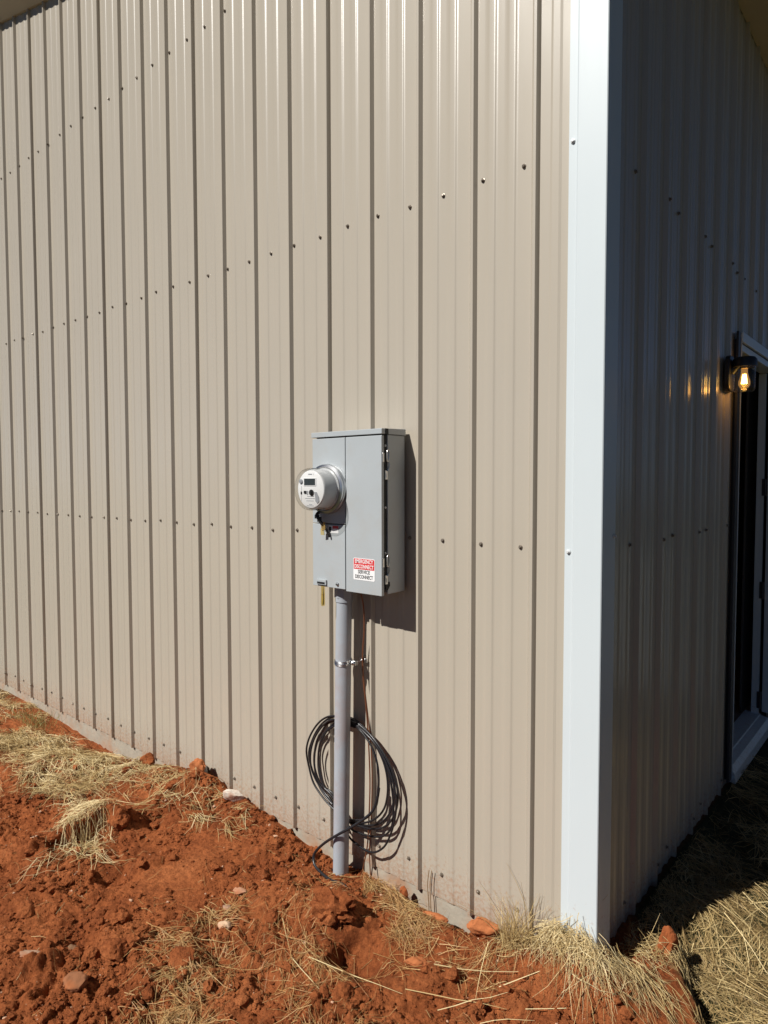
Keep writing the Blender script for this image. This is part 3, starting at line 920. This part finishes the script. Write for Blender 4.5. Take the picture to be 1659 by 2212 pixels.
strap.box(p0.x + .030, p0.x + .058, p0.y + .015, p0.y + .018, p0.z - .009, p0.z + .009)
so = strap.obj('strap', ZINC, con, smooth=40)
MB().lathe([(.0085, 0), (.0085, .006), (.006, .008)], (p0.x + .047, p0.y + .006, p0.z), (0, -1, 0), 6).lathe([(.004, 0), (.004, .014)], (p0.x + .047, p0.y + .006, p0.z), (0, -1, 0), 8).obj('bolt', ZINC, so)
MB().lathe([(.0042, 0), (.0042, .058)], (p0.x + .047, p0.y + .016, p0.z), (0, 1, 0), 8).lathe([(.010, 0), (.010, .004)], (p0.x + .047, -.018, p0.z + .002), (0, 1, 0), 10).box(p0.x + .042, p0.x + .078, -.022, -.017, p0.z - .004, p0.z + .012).obj('standoff', ZINC, so, smooth=40)

# ------------------------------------------------------------------ cable coil
Lo = [(-1.082, .525), (-1.129, .507), (-1.183, .467), (-1.223, .414), (-1.245, .347), (-1.243, .278), (-1.216, .22), (-1.167, .179), (-1.114, .148), (-1.09, .139)]
Li = [(-1.082, .483), (-1.123, .447), (-1.159, .387), (-1.175, .323), (-1.166, .265), (-1.143, .22), (-1.096, .196)]
Ro = [(-1.011, .11), (-.977, .109), (-.923, .117), (-.838, .14), (-.788, .173), (-.753, .228), (-.738, .295), (-.748, .347), (-.777, .404), (-.812, .446), (-.858, .485), (-.91, .512), (-.97, .528), (-.997, .532)]
Ri = [(-1.01, .131), (-.977, .126), (-.917, .148), (-.869, .194), (-.843, .238), (-.83, .306), (-.83, .378), (-.848, .42), (-.874, .461), (-.916, .498), (-.964, .519), (-.997, .53)]
Low = [(-1.011, .056), (-.989, .047), (-.945, .038), (-.896, .035), (-.865, .038), (-.828, .06), (-.788, .106), (-.753, .193), (-.740, .276), (-.755, .347), (-.785, .404), (-.82, .446), (-.866, .485), (-.91, .508), (-.97, .522), (-.997, .526)]
Low2 = [(-1.011, .085), (-.977, .08), (-.923, .085), (-.859, .098), (-.808, .125), (-.775, .17), (-.765, .25), (-.775, .33), (-.80, .40), (-.83, .44), (-.875, .48), (-.915, .503), (-.97, .52), (-.997, .524)]
def lerp_poly(A, B, t, n=12):
    a, b_ = resample(A, n), resample(B, n)
    return a * (1 - t) + b_ * t
coil = empty('cable_coil', (-.98, -.03, .03), 'coil of black cable hung on the wall behind the grey conduit', 'cable')
loops = [(0.0, Ro, Ri, 0.0, -.031), (0.14, Ro, Ri, .25, -.024), (0.38, Low, Low, 0, -.034), (0.55, Ro, Ri, .62, -.027),
         (0.80, Low2, Low2, 0, -.022), (1.0, Ro, Ri, 1.0, -.035)]
cb = MB()
for i, (tl, A, B, tr, yy) in enumerate(loops):
    left = lerp_poly(Lo, Li, tl, 9)
    right = lerp_poly(A, B, tr, 12)
    pts = []
    for (x, z) in left:
        pts.append((x + random.uniform(-.003, .003), yy + .004 * math.sin(z * 30 + i), z + random.uniform(-.003, .003)))
    for (x, z) in right:
        bul = .022 * max(0, min(1, (x + .98) / .2))
        pts.append((x, yy - bul * (.4 + .15 * (i % 3)) + .003 * math.sin(x * 25 + i), z + random.uniform(-.003, .003)))
    cb.tube(catmull(pts, 4, True), .0042, 7, closed=True)
cb.obj('loops', CABLE, coil, smooth=70)
tail = [(-.826, -.050, .31), (-.830, -.058, .262), (-.846, -.072, .215), (-.905, -.098, .158), (-.980, -.116, .101), (-1.045, -.121, .049), (-1.092, -.126, 0.0),
        (-1.100, -.135, -.030), (-1.070, -.148, -.052), (-.985, -.162, -.064), (-.905, -.165, -.090), (-.84, -.170, -.125)]
tail = [(a_, b_, max(c_, float(height(a_, b_)) + (.006 if i_ < 11 else -.02))) for i_, (a_, b_, c_) in enumerate(tail)]
MB().tube(catmull(tail, 6), .0055, 8).obj('cable_end', CABLE, coil, smooth=70)
MB().box(-1.040, -.955, -.040, -.016, .505, .530).obj('tie', BLACK, coil, bevel=.003)

# bare copper wires from the cabinet to the ground
wire = empty('ground_wire', (-.905, -.03, -.08), 'thin brown copper ground wire hanging beside the grey conduit', 'wire')
for pts, r in (([(-.915, -.06, 1.07), (-.912, -.04, 1.0), (-.918, -.03, .9), (-.930, -.026, .80), (-.926, -.026, .70), (-.910, -.026, .58), (-.899, -.026, .45), (-.893, -.026, .30), (-.899, -.026, .15), (-.905, -.028, .05), (-.92, -.032, -.03), (-.935, -.04, -.12)], .0028),
               ([(-.918, -.030, .90), (-.931, -.024, .78), (-.924, -.022, .68), (-.904, -.022, .55), (-.888, -.022, .42), (-.886, -.022, .28), (-.892, -.022, .14), (-.898, -.024, .04), (-.890, -.030, -.04), (-.875, -.036, -.12)], .0022)):
    MB().tube(catmull(pts, 5), r, 6).obj('strand', COPPER, wire, smooth=70)

# ------------------------------------------------------------------ stones and clods
def ico(sub):
    import bmesh
    bm = bmesh.new()
    bmesh.ops.create_icosphere(bm, subdivisions=sub, radius=1)
    v = np.array([x.co[:] for x in bm.verts]); f = np.array([[x.index for x in q.verts] for q in bm.faces])
    bm.free()
    return v, f
def stone(name, label, cat, x, y_, size, colr, seed, sink=0.3, rot=0.0, facets=9, tilt=0.0, mtl=None, zo=0.0, rough=.12, cut=(.62, .9)):
    v, f = ico(4)
    r = np.random.default_rng(seed)
    p = v.copy()
    for _ in range(facets):
        nrm = r.normal(size=3); nrm /= np.linalg.norm(nrm)
        d = r.uniform(*cut)
        over = np.clip(p @ nrm - d, 0, None)
        p -= over[:, None] * nrm * .93
    for i in range(len(p)):
        q = Vector(p[i] * 2.2) + Vector((seed * 3.1, 0, 0))
        p[i] *= 1 + rough * (mnoise.noise(q) + .5 * mnoise.noise(q * 2.7) + .3 * mnoise.noise(q * 7))
    p *= np.array(size)
    ct, s_ = math.cos(tilt), math.sin(tilt)
    p = p @ np.array([[1, 0, 0], [0, ct, -s_], [0, s_, ct]]).T
    c, s_ = math.cos(rot), math.sin(rot)
    p = p @ np.array([[c, -s_, 0], [s_, c, 0], [0, 0, 1]]).T
    me = np_mesh(name, p, f, smooth=True)
    me.set_sharp_from_angle(angle=R(38))
    z = float(height(x, y_)) + size[2] * (1 - 2 * sink) + zo
    m = mtl or mat('stone ' + label[:12], colr, .9, var=.25, var_scale=30, bump=.003, bump_scale=60, spec=.2, stain=(.36, .115, .040), stain_amt=.92, stain_scale=14)
    o = link(name, me, m, loc=(x, y_, z))
    return tag(o, label, cat)
CLOD = mat('orange clay clod', (.42, .145, .055), .95, spec=.15, var=.25, var_scale=25, bump=.006, bump_scale=45)
CLOD_D = mat('dark clay clod', (.31, .09, .030), .95, spec=.15, var=.3, var_scale=25, bump=.008, bump_scale=50)
stone('stone', 'pale whitish stone leaning at the foot of the wall left of conduit', 'stone', -1.72, -.055, (.055, .020, .045), (.62, .55, .46), 3, .2, .5, tilt=.5)
stone('stone', 'grey broken block standing against the wall at the panel edge', 'stone', -2.02, -.035, (.040, .030, .038), (.33, .31, .28), 4, .15, .2)
stone('clay_clod', 'orange clod touching the panel beside grey broken block', 'clod', -1.98, -.075, (.050, .030, .060), None, 5, .25, .6, mtl=CLOD, rough=.2, cut=(.48, .8))
stone('clay_clod', 'big flat orange clod propped on edge against wall left of straw tuft', 'clod', -.36, -.055, (.055, .022, .050), None, 6, .12, .25, mtl=CLOD, tilt=.25, rough=.2, cut=(.48, .8))
stone('clay_clod', 'small orange wedge of clay under the concrete edge', 'clod', -.545, -.085, (.055, .020, .018), None, 7, .3, .3, mtl=CLOD)
stone('clay_clod', 'upright reddish shard of clay between straw and wall right of conduit', 'clod', -.71, -.045, (.018, .012, .035), None, 8, .2, .3, mtl=CLOD_D)
stone('stone', 'rounded cream pebble lying in bare dirt centre', 'stone', -1.115, -.555, (.026, .018, .016), (.55, .38, .25), 9, .42, .4)
stone('stone', 'dusty grey pebble just behind the cream pebble', 'stone', -1.19, -.49, (.022, .016, .013), (.36, .22, .15), 10, .45, .2)
stone('stone', 'flat dusty rose stone half buried above the grey pebble', 'stone', -1.20, -.42, (.030, .024, .010), (.44, .23, .14), 12, .45, .2)
stone('clay_clod', 'smooth orange clod lying below the dark hollow', 'clod', -.47, -.28, (.042, .026, .020), None, 13, .25, .5, mtl=CLOD, rough=.2, cut=(.48, .8))
stone('stone', 'square brownish stone at bottom left among straw', 'stone', -1.23, -1.03, (.042, .034, .022), (.27, .115, .055), 14, .46, .3)
stone('stone', 'small dark dusty stone next to broad lumpy clod in left foreground', 'stone', -1.42, -.95, (.026, .024, .026), (.20, .11, .06), 15, .35, .7)
stone('stone', 'long pale flake of stone near lower left edge', 'stone', -1.45, -1.08, (.050, .018, .010), (.34, .21, .14), 16, .48, .55)
stone('clay_clod', 'broad lumpy red clod in left foreground beside small dark stone', 'clod', -1.26, -.88, (.062, .045, .030), None, 17, .34, .3, mtl=SOIL, rough=.26, facets=8, cut=(.5, .85))
stone('clay_clod', 'knobbly red clod with rough top among straw in centre foreground', 'clod', -1.06, -.76, (.052, .038, .028), None, 18, .32, .3, mtl=SOIL, rough=.24, facets=8, cut=(.5, .85))
stone('clay_clod', 'long slanting slab of red clay in the dirt left of conduit', 'clod', -1.80, -.22, (.095, .018, .016), None, 19, .25, .75, mtl=SOIL)
stone('clay_clod', 'crumbly lump of dirt with dark hollow on its right', 'clod', -.80, -.33, (.080, .055, .060), None, 20, .42, .2, mtl=SOIL, rough=.45, facets=2)
stone('clay_clod', 'upright red slab of earth at the right end of the mound', 'clod', .150, .232, (.028, .055, .090), None, 21, .48, -.62, mtl=CLOD_D, rough=.14, facets=12, cut=(.42, .72))
stone('clay_clod', 'rough reddish clod under left straw overhang', 'clod', -1.96, -.50, (.050, .040, .045), None, 22, .25, .3, mtl=SOIL, rough=.28)
stone('clay_clod', 'tall crumbly clod beside straw bundle near wall at left', 'clod', -2.36, -.12, (.045, .035, .040), None, 23, .2, .3, mtl=SOIL, rough=.25)

# crumbs of soil: uncountable
def crumbs(n, seed, sub, mu, sg, lo, hi):
    r = np.random.default_rng(seed)
    v, f = ico(sub)
    x = r.uniform(-3.0, .35, n * 4); y_ = r.uniform(-1.35, .0, n * 4)
    keep = (perlin(x * 1.7 + 9, y_ * 1.7 + 4) + .7 * perlin(x * 6, y_ * 6) > r.uniform(-.4, .45, n * 4)) & ~((x > .16) & (y_ > -.25))
    x, y_ = x[keep][:n], y_[keep][:n]
    n = len(x)
    s = np.clip(np.exp(r.normal(mu, sg, n)), lo, hi)
    z = height(x, y_)
    d = 1 + r.normal(0, .22 if sub < 3 else .07, (n, len(v), 1))
    sc = s[:, None, None] * np.stack([r.uniform(.8, 1.5, n), r.uniform(.7, 1.1, n), r.uniform(.5, .9, n)], -1)[:, None, :]
    P = v[None] * d * sc
    a = r.uniform(0, 6.28, n)
    c, s_ = np.cos(a)[:, None], np.sin(a)[:, None]
    P = np.stack([P[..., 0] * c - P[..., 1] * s_, P[..., 0] * s_ + P[..., 1] * c, P[..., 2]], -1)
    P += np.stack([x, y_, z + s * (.15 if sub < 3 else -.15)], -1)[:, None, :]
    Fq = (f[None] + (np.arange(n) * len(v))[:, None, None]).reshape(-1, 3)
    return P.reshape(-1, 3), Fq
c1v, c1f = crumbs(27000, 31, 1, -5.85, .38, .0018, .0055)
c2v, c2f = crumbs(2600, 32, 2, -4.75, .42, .005, .022)
c3v, c3f = crumbs(110, 33, 3, -3.9, .32, .014, .040)
for i_ in range(len(c3v)):
    c3v[i_, 2] += .004 * mnoise.noise(Vector(c3v[i_]) * 60)
crumb_v = np.concatenate([c1v, c2v, c3v])
crumb_f = np.concatenate([c1f, c2f + len(c1v), c3f + len(c1v) + len(c2v)])
o = link('soil_crumbs', np_mesh('soil_crumbs', crumb_v, crumb_f, smooth=False), SOIL)
tag(o, 'loose crumbs of red clay scattered over the bare dirt', 'soil', kind='stuff')

gv, gf = crumbs(420, 34, 1, -5.7, .45, .002, .009)
tag(link('grit', np_mesh('grit', gv, gf, smooth=False), mat('pale grit', (.50, .30, .19), .85, var=.35, var_scale=40)),
    'small pale grit scattered through the red dirt', 'gravel', kind='stuff')

# ------------------------------------------------------------------ straw and dry grass
def blades(x, y_, ang, L, w, lift0, lift1, bend, seg=5, follow=1.0, seed=0, tone=None, zbase=None):
    """ribs of straw: start point, direction, length; lift at root and tip above the soil"""
    r = np.random.default_rng(seed)
    n = len(x)
    t = np.linspace(0, 1, seg)[None]
    curv = bend[:, None] * t * t
    dx = np.cos(ang)[:, None] * t * L[:, None] - np.sin(ang)[:, None] * curv * L[:, None]
    dy = np.sin(ang)[:, None] * t * L[:, None] + np.cos(ang)[:, None] * curv * L[:, None]
    px, py = x[:, None] + dx, y_[:, None] + dy
    g0 = height(x, y_)[:, None]
    g = height(px, py)
    g = np.where(py > -0.004, np.where(px < 0.0, g0, g), g)
    base = follow * g + (1 - follow) * g0
    if zbase is not None: base = base + zbase
    arc = r.uniform(-.2, .5, n)[:, None] * np.sin(t * np.pi) * L[:, None] * .12
    pz = base + lift0[:, None] * (1 - t) + lift1[:, None] * t + arc + .001
    # keep out of the building
    inside = (py > -.004) & (px < .026)
    py = np.where(inside & (y_[:, None] < .0), -.006 - r.uniform(0, .01, n)[:, None], py)
    inside = (py > -.01) & (px < .026)
    px = np.where(inside & (y_[:, None] >= .0), .03 + r.uniform(0, .02, n)[:, None], px)
    P = np.stack([px, py, pz], -1)
    T = np.gradient(P, axis=1)
    T /= np.linalg.norm(T, axis=2, keepdims=True) + 1e-9
    up = np.array([0, 0, 1.0])[None, None]
    U = np.cross(T, up + r.normal(0, .5, (n, 1, 3)))
    U /= np.linalg.norm(U, axis=2, keepdims=True) + 1e-9
    Wv = np.cross(T, U)
    taper = np.interp(np.linspace(0, 1, seg), [0, .6, 1], [1, .85, .3])[None, :, None]
    ww = (w[:, None, None] * taper) * .5
    A = P + U * ww
    B = P - U * ww * .5 + Wv * ww * .6
    C = P - U * ww * .5 - Wv * ww * .6
    VV = np.stack([A, B, C], 2).reshape(n, seg * 3, 3)
    q = []
    for k in range(seg - 1):
        for j in range(3):
            a, b_ = k * 3 + j, k * 3 + (j + 1) % 3
            q.append((a, b_, b_ + 3, a + 3))
    Q = (np.array(q)[None] + (np.arange(n) * seg * 3)[:, None, None]).reshape(-1, 4)
    tn = r.beta(2, 2, n) if tone is None else np.clip(tone + r.normal(0, .12, n), 0, 1)
    return VV.reshape(-1, 3), Q, np.repeat(tn, seg * 3)

def straw_obj(name, parts, m, label, cat=None, kind=None, group=None):
    vs, qs, ts = [], [], []
    off = 0
    for v, q, t in parts:
        vs.append(v); qs.append(q + off); ts.append(t); off += len(v)
    V_, Q_, T_ = np.concatenate(vs), np.concatenate(qs), np.concatenate(ts)
    org = V_.mean(0)
    if kind != 'stuff':
        V_ = V_ - org
    me = np_mesh(name, V_, Q_, smooth=False)
    at = me.attributes.new('tone', 'FLOAT', 'POINT')
    at.data.foreach_set('value', T_.astype(np.float32))
    o = link(name, me, m, loc=tuple(org) if kind != 'stuff' else None)
    return tag(o, label, cat, group, kind)

def cloud(n, seed, cx, cy, sx, sy, rot, Lr, wr, ang0, angs, lift=(0, .02), tip=(0, .02), bend=.25, follow=1.0, tone=None, uniform=False, cond=None):
    r = np.random.default_rng(seed)
    if uniform:
        u, v = r.uniform(-1, 1, n) * sx, r.uniform(-1, 1, n) * sy
    else:
        u, v = np.clip(r.normal(0, 1, n), -2.2, 2.2) * sx, np.clip(r.normal(0, 1, n), -2.2, 2.2) * sy
    c, s_ = math.cos(rot), math.sin(rot)
    x, y_ = cx + u * c - v * s_, cy + u * s_ + v * c
    if cond is not None:
        k = cond(x, y_, r)
    else:
        k = (y_ < -.008) | (x > .03)
    x, y_ = x[k], y_[k]
    n = len(x)
    return blades(x, y_, r.normal(ang0, angs, n), r.uniform(*Lr, n), r.uniform(*wr, n), r.uniform(*lift, n), r.uniform(*tip, n), r.normal(0, bend, n), follow=follow, seed=seed + 100, tone=tone)

ANY = 2.2
def bunches(nb, seed, place, per, Lr, wr, ang=(0, 3), angs=.4, root=.012, h=(0, .02), drop=.6, bend=.3, tone=(.25, .75), follow=1.0):
    """tufts of strands that share a root and a lean, the way mown straw lies"""
    r = np.random.default_rng(seed)
    bx, by = place(r, nb)
    nb = len(bx)
    k = r.integers(per[0], per[1], nb)
    idx = np.repeat(np.arange(nb), k)
    n = len(idx)
    main = r.normal(ang[0], ang[1], nb)[idx]
    a = main + r.normal(0, angs, n)
    L = r.uniform(*Lr, n) * r.uniform(.75, 1.25, nb)[idx]
    x = bx[idx] + r.normal(0, root, n) - np.cos(a) * L * r.uniform(.1, .6, n)
    y_ = by[idx] + r.normal(0, root, n) - np.sin(a) * L * r.uniform(.1, .6, n)
    y_ = np.where((x < .02) & (y_ > -.008) & (by[idx] < 0), -.008 - r.uniform(0, .02, n), y_)
    x = np.where((by[idx] >= 0) & (x < .035), .035 + r.uniform(0, .02, n), x)
    hh = r.uniform(*h, nb)[idx] * r.uniform(.3, 1.2, n)
    tn = np.clip(r.uniform(*tone, nb)[idx] + r.normal(0, .12, n), 0, 1)
    out = blades(x, y_, a, L, r.uniform(*wr, n), hh, hh * (1 - drop) + r.uniform(-.004, .012, n), r.normal(0, bend, n), seed=seed + 100, follow=follow)
    return out[0], out[1], np.repeat(tn, 15)
def ell(cx, cy, sx, sy, rot=0, cond=None, uni=False):
    def f(r, n):
        if uni: u, v = r.uniform(-1, 1, n) * sx, r.uniform(-1, 1, n) * sy
        else: u, v = np.clip(r.normal(0, 1, n), -2, 2) * sx, np.clip(r.normal(0, 1, n), -2, 2) * sy
        c, s_ = math.cos(rot), math.sin(rot)
        x, y_ = cx + u * c - v * s_, cy + u * s_ + v * c
        k = (y_ < -.012) | (x > .035)
        if cond is not None: k &= cond(x, y_, r)
        return x[k], y_[k]
    return f
# thin scatter over all the bare dirt
def c_thin(x, y_, r): return perlin(x * 3 + 20, y_ * 3) > r.uniform(-.6, .45, len(x))
P1 = [cloud(520, 41, -1.1, -.7, 1.7, .62, 0, (.02, .08), (.0010, .0022), 0.6, ANY, (0, .004), (0, .008), .25, uniform=True),
      bunches(75, 42, ell(-.50, -.45, .80, .26, -.75, c_thin, True), (3, 9), (.05, .15), (.0012, .0026), (.5, 1.0), .5, .020, (0, .010)),
      bunches(70, 43, ell(-.90, -.88, .22, .07, -.75), (6, 22), (.05, .16), (.0012, .0026), (.5, .9), .8, .022, (.001, .016)),
      bunches(42, 44, ell(-.58, -.64, .26, .07, -.75), (4, 14), (.05, .17), (.0012, .0026), (.6, 1.0), .8, .022, (0, .014)),
      bunches(26, 45, ell(-.82, -.42, .16, .07, -.5), (3, 9), (.04, .11), (.0010, .0020), (.6, 1.2), .5, .016, (0, .012)),
      bunches(24, 46, ell(-.34, -.20, .16, .05, -.4), (3, 9), (.04, .13), (.0010, .0022), (.3, 1.2), .5, .016, (0, .015))]
straw_obj('loose_straw', P1, STRAW_RED, 'loose stalks of straw strewn over the red dirt in the foreground', 'straw', 'stuff')
# left straw mulch
def c_left(x, y_, r): return (x < -1.95) & (perlin(x * 2.3 + 2, y_ * 4.3) > r.uniform(-.5, .25, len(x)))
P2 = [cloud(2600, 55, -3.0, -.36, .70, .20, .05, (.03, .10), (.0010, .0020), .25, .9, (0, .012), (0, .012), .4, cond=c_left, uniform=True),
      bunches(190, 51, ell(-3.05, -.36, .66, .20, .05, c_left, True), (8, 26), (.06, .18), (.0018, .0036), (.25, .9), .75, .026, (.002, .035), tone=(.2, .9)),
      bunches(120, 52, ell(-3.7, -.28, 1.1, .26, .0, c_left, True), (8, 26), (.06, .18), (.0020, .0040), (.25, 1.0), .75, .026, (.002, .035), tone=(.1, .9)),
      bunches(80, 53, ell(-2.35, -.20, .40, .07, .1), (5, 16), (.04, .14), (.0014, .0028), (.2, .7), .5, .018, (0, .02)),
      bunches(22, 54, ell(-2.55, -.52, .30, .06, .3), (6, 16), (.05, .16), (.0016, .0030), (.2, .7), .5, .018, (0, .03))]
straw_obj('straw_mulch', P2, STRAW, 'yellow straw mulch covering the bank along the wall at left', 'straw', 'stuff')
# right straw carpet
def c_right(x, y_, r):
    s_ = (x - .12) * .83 + (y_ - .33) * .55
    al = (x - .12) * .55 - (y_ - .33) * .83
    return (x > .03) & ((s_ > .03) | (al < -.08)) & (perlin(x * 5 + 60, y_ * 5) + .6 * perlin(x * 13, y_ * 13) > r.uniform(-.9, .35, len(x)))
P3 = [cloud(110, 66, .48, .42, .40, .45, 0, (.12, .32), (.0016, .0032), .4, .9, (.005, .03), (.005, .035), .2, cond=c_right, uniform=True, tone=.9),
      bunches(60, 65, ell(.11, .44, .06, .20), (6, 18), (.05, .15), (.0010, .0024), (.8, 1.1), .5, .018, (.002, .04), tone=(.05, .8)),
      cloud(5200, 64, .52, .55, .50, .75, 0, (.03, .10), (.0008, .0017), .4, 1.3, (0, .015), (0, .015), .4, cond=c_right, uniform=True, tone=.35),
      bunches(420, 61, ell(.55, .88, .55, 1.1, 0, c_right, True), (8, 26), (.06, .17), (.0013, .0028), (.5, 1.3), .8, .026, (.002, .035), tone=(0, .7)),
      bunches(190, 62, ell(.46, .30, .36, .40, 0, c_right, True), (5, 20), (.04, .15), (.0010, .0024), (.3, 1.2), .8, .024, (.002, .040), tone=(0, .75)),
      bunches(260, 63, ell(1.6, 2.4, 1.6, 2.0, 0, c_right, True), (6, 20), (.07, .20), (.0018, .0036), (.4, 1.3), .5, .03, (0, .045), tone=(.05, .7))]
straw_obj('straw_mulch', P3, STRAW_R, 'matted straw and dry grass on the ground right of the corner trim', 'straw', 'stuff')

# countable clumps
G = 'clumps of dry straw'
straw_obj('straw_clump', [bunches(17, 71, ell(-2.12, -.60, .15, .045, -.1), (6, 18), (.06, .19), (.0016, .0032), (.1, .8), .8, .020, (.005, .05), tone=(.45, .95)),
                          bunches(13, 72, ell(-1.92, -.68, .055, .085, -.5), (5, 15), (.05, .15), (.0014, .0030), (-.6, 1.7), 1.0, .022, (.004, .035), tone=(.5, .95))],
          STRAW, 'pale straw bundle hanging over the dirt ledge at far left', 'straw', group=G)
straw_obj('straw_clump', [bunches(26, 73, ell(-.73, -.10, .075, .028, -.1), (7, 18), (.04, .12), (.0010, .0022), (-.9, .7), .5, .012, (.008, .05)),
                          bunches(26, 74, ell(-.58, -.16, .065, .035, -.5), (6, 16), (.04, .12), (.0010, .0022), (-.9, .8), .5, .012, (.004, .04))],
          STRAW_RED, 'golden straw clump between the conduit foot and concrete edge', 'straw', group=G)
def upright(n, seed, cx, cy, sx, sy, Lr, lean, tone=None):
    r = np.random.default_rng(seed)
    x, y_ = cx + np.clip(r.normal(0, 1, n), -2, 2) * sx, cy + np.clip(r.normal(0, 1, n), -2, 2) * sy
    y_ = np.where(x < .03, np.minimum(y_, -.02), y_)
    H = r.uniform(*Lr, n)
    ang = r.uniform(0, 6.28, n)
    return blades(x, y_, ang, H * r.uniform(.05, lean, n), r.uniform(.0012, .0028, n), np.zeros(n) - .005, H, r.normal(0, .8, n), follow=0.0, seed=seed + 7, tone=tone)
straw_obj('dry_grass_tuft', [upright(150, 75, -.235, -.075, .022, .016, (.06, .15), .7, .5), upright(10, 76, -.24, -.06, .03, .015, (.12, .22), .7, .2),
                             bunches(9, 77, ell(-.235, -.085, .03, .02), (5, 14), (.04, .11), (.001, .0022), (-.8, 1.2), .5, .012, (0, .03))],
          STRAW, 'upright tuft of dry grass against the panel left of corner trim', 'grass', group=G)
straw_obj('straw_clump', [cloud(420, 85, -.08, -.06, .09, .025, 0, (.03, .09), (.0008, .0018), .2, 1.4, (0, .05), (0, .05), .4),
                          bunches(30, 78, ell(-.11, -.055, .065, .020, .1), (5, 14), (.04, .13), (.0010, .0026), (.2, 1.3), .7, .012, (.02, .10), tone=(.2, .95)),
                          bunches(13, 79, ell(.005, -.055, .050, .022, -.1), (4, 11), (.08, .21), (.0010, .0028), (-.4, .6), .6, .018, (.03, .10), drop=.85, tone=(.3, .95)),
                          upright(14, 84, -.10, -.04, .06, .012, (.06, .15), .8, .25)],
          STRAW, 'thick straw clump draped round the foot of the white corner trim', 'straw', group=G)
straw_obj('straw_clump', [bunches(9, 80, ell(.13, .03, .06, .035, .3), (5, 14), (.08, .20), (.0011, .0024), (-.6, .5), .4, .014, (.0, .05)),
                          bunches(8, 81, ell(.10, .17, .06, .05, .3), (5, 14), (.06, .18), (.0011, .0024), (.3, 1.0), .5, .014, (.01, .06)),
                          upright(9, 82, .11, .17, .03, .03, (.06, .14), .6, .4)],
          STRAW, 'ragged straw fringe just right of the corner trim foot', 'straw', group=G)
straw_obj('grass_tuft', [upright(260, 83, -3.75, -.14, .16, .05, (.03, .09), 1.2)], GREENISH,
          'half green grass patch by the wall at the left edge', 'grass')
# a few long single stalks in the foreground and dead weeds at the wall
def stalks(lst, m, name, label):
    parts = []
    for i, (xa, ya, xb, yb, w, l0, l1) in enumerate(lst):
        L = math.hypot(xb - xa, yb - ya)
        parts.append(blades(np.array([xa]), np.array([ya]), np.array([math.atan2(yb - ya, xb - xa)]), np.array([L]), np.array([w]),
                            np.array([l0]), np.array([l1]), np.array([random.uniform(-.12, .12)]), follow=.15, seed=900 + i, tone=.8))
    return straw_obj(name, parts, m, label, 'straw', 'stuff')
stalks([(-.74, -.50, -.42, -.40, .0034, .012, .010), (-.80, -.52, -.52, -.62, .0036, .010, .014), (-.96, -.42, -.84, -.50, .003, .01, .01),
        (-.40, -.28, -.10, -.14, .0030, .015, .03), (-.42, -.40, -.15, -.26, .003, .012, .012), (-.2, -.22, -.02, -.05, .003, .015, .05),
        (-.18, -.36, -.06, -.26, .003, .02, .03), (-1.25, -.44, -1.12, -.42, .003, .008, .01), (-1.62, -.92, -1.70, -.78, .003, .01, .02),
        (-.62, -.66, -.52, -.50, .0035, .01, .03), (-.30, -.40, -.18, -.22, .0032, .01, .03), (-.10, -.24, .16, -.06, .003, .01, .02),
        (-.28, -.15, -.22, -.33, .0032, .05, .01), (-1.9, -.16, -1.66, -.24, .0026, .012, .012), (-1.5, -1.0, -1.38, -1.14, .003, .01, .01)],
       STRAW, 'loose_straw', 'few long pale straw stalks lying across the foreground dirt')
weed = MB()
for pts in ([(-.61, -.02, -.12), (-.612, -.022, -.05), (-.618, -.02, .0), (-.612, -.018, .055)], [(-.60, -.02, -.12), (-.604, -.02, -.05), (-.606, -.02, .01), (-.600, -.018, .058)]):
    weed.tube(catmull(pts, 4), .0018, 5)
tag(weed.obj('weed_stalks', mat('dead weed', (.26, .17, .09), .8), smooth=70), 'thin dark dead weed stalks at the concrete edge right of conduit', 'weed')
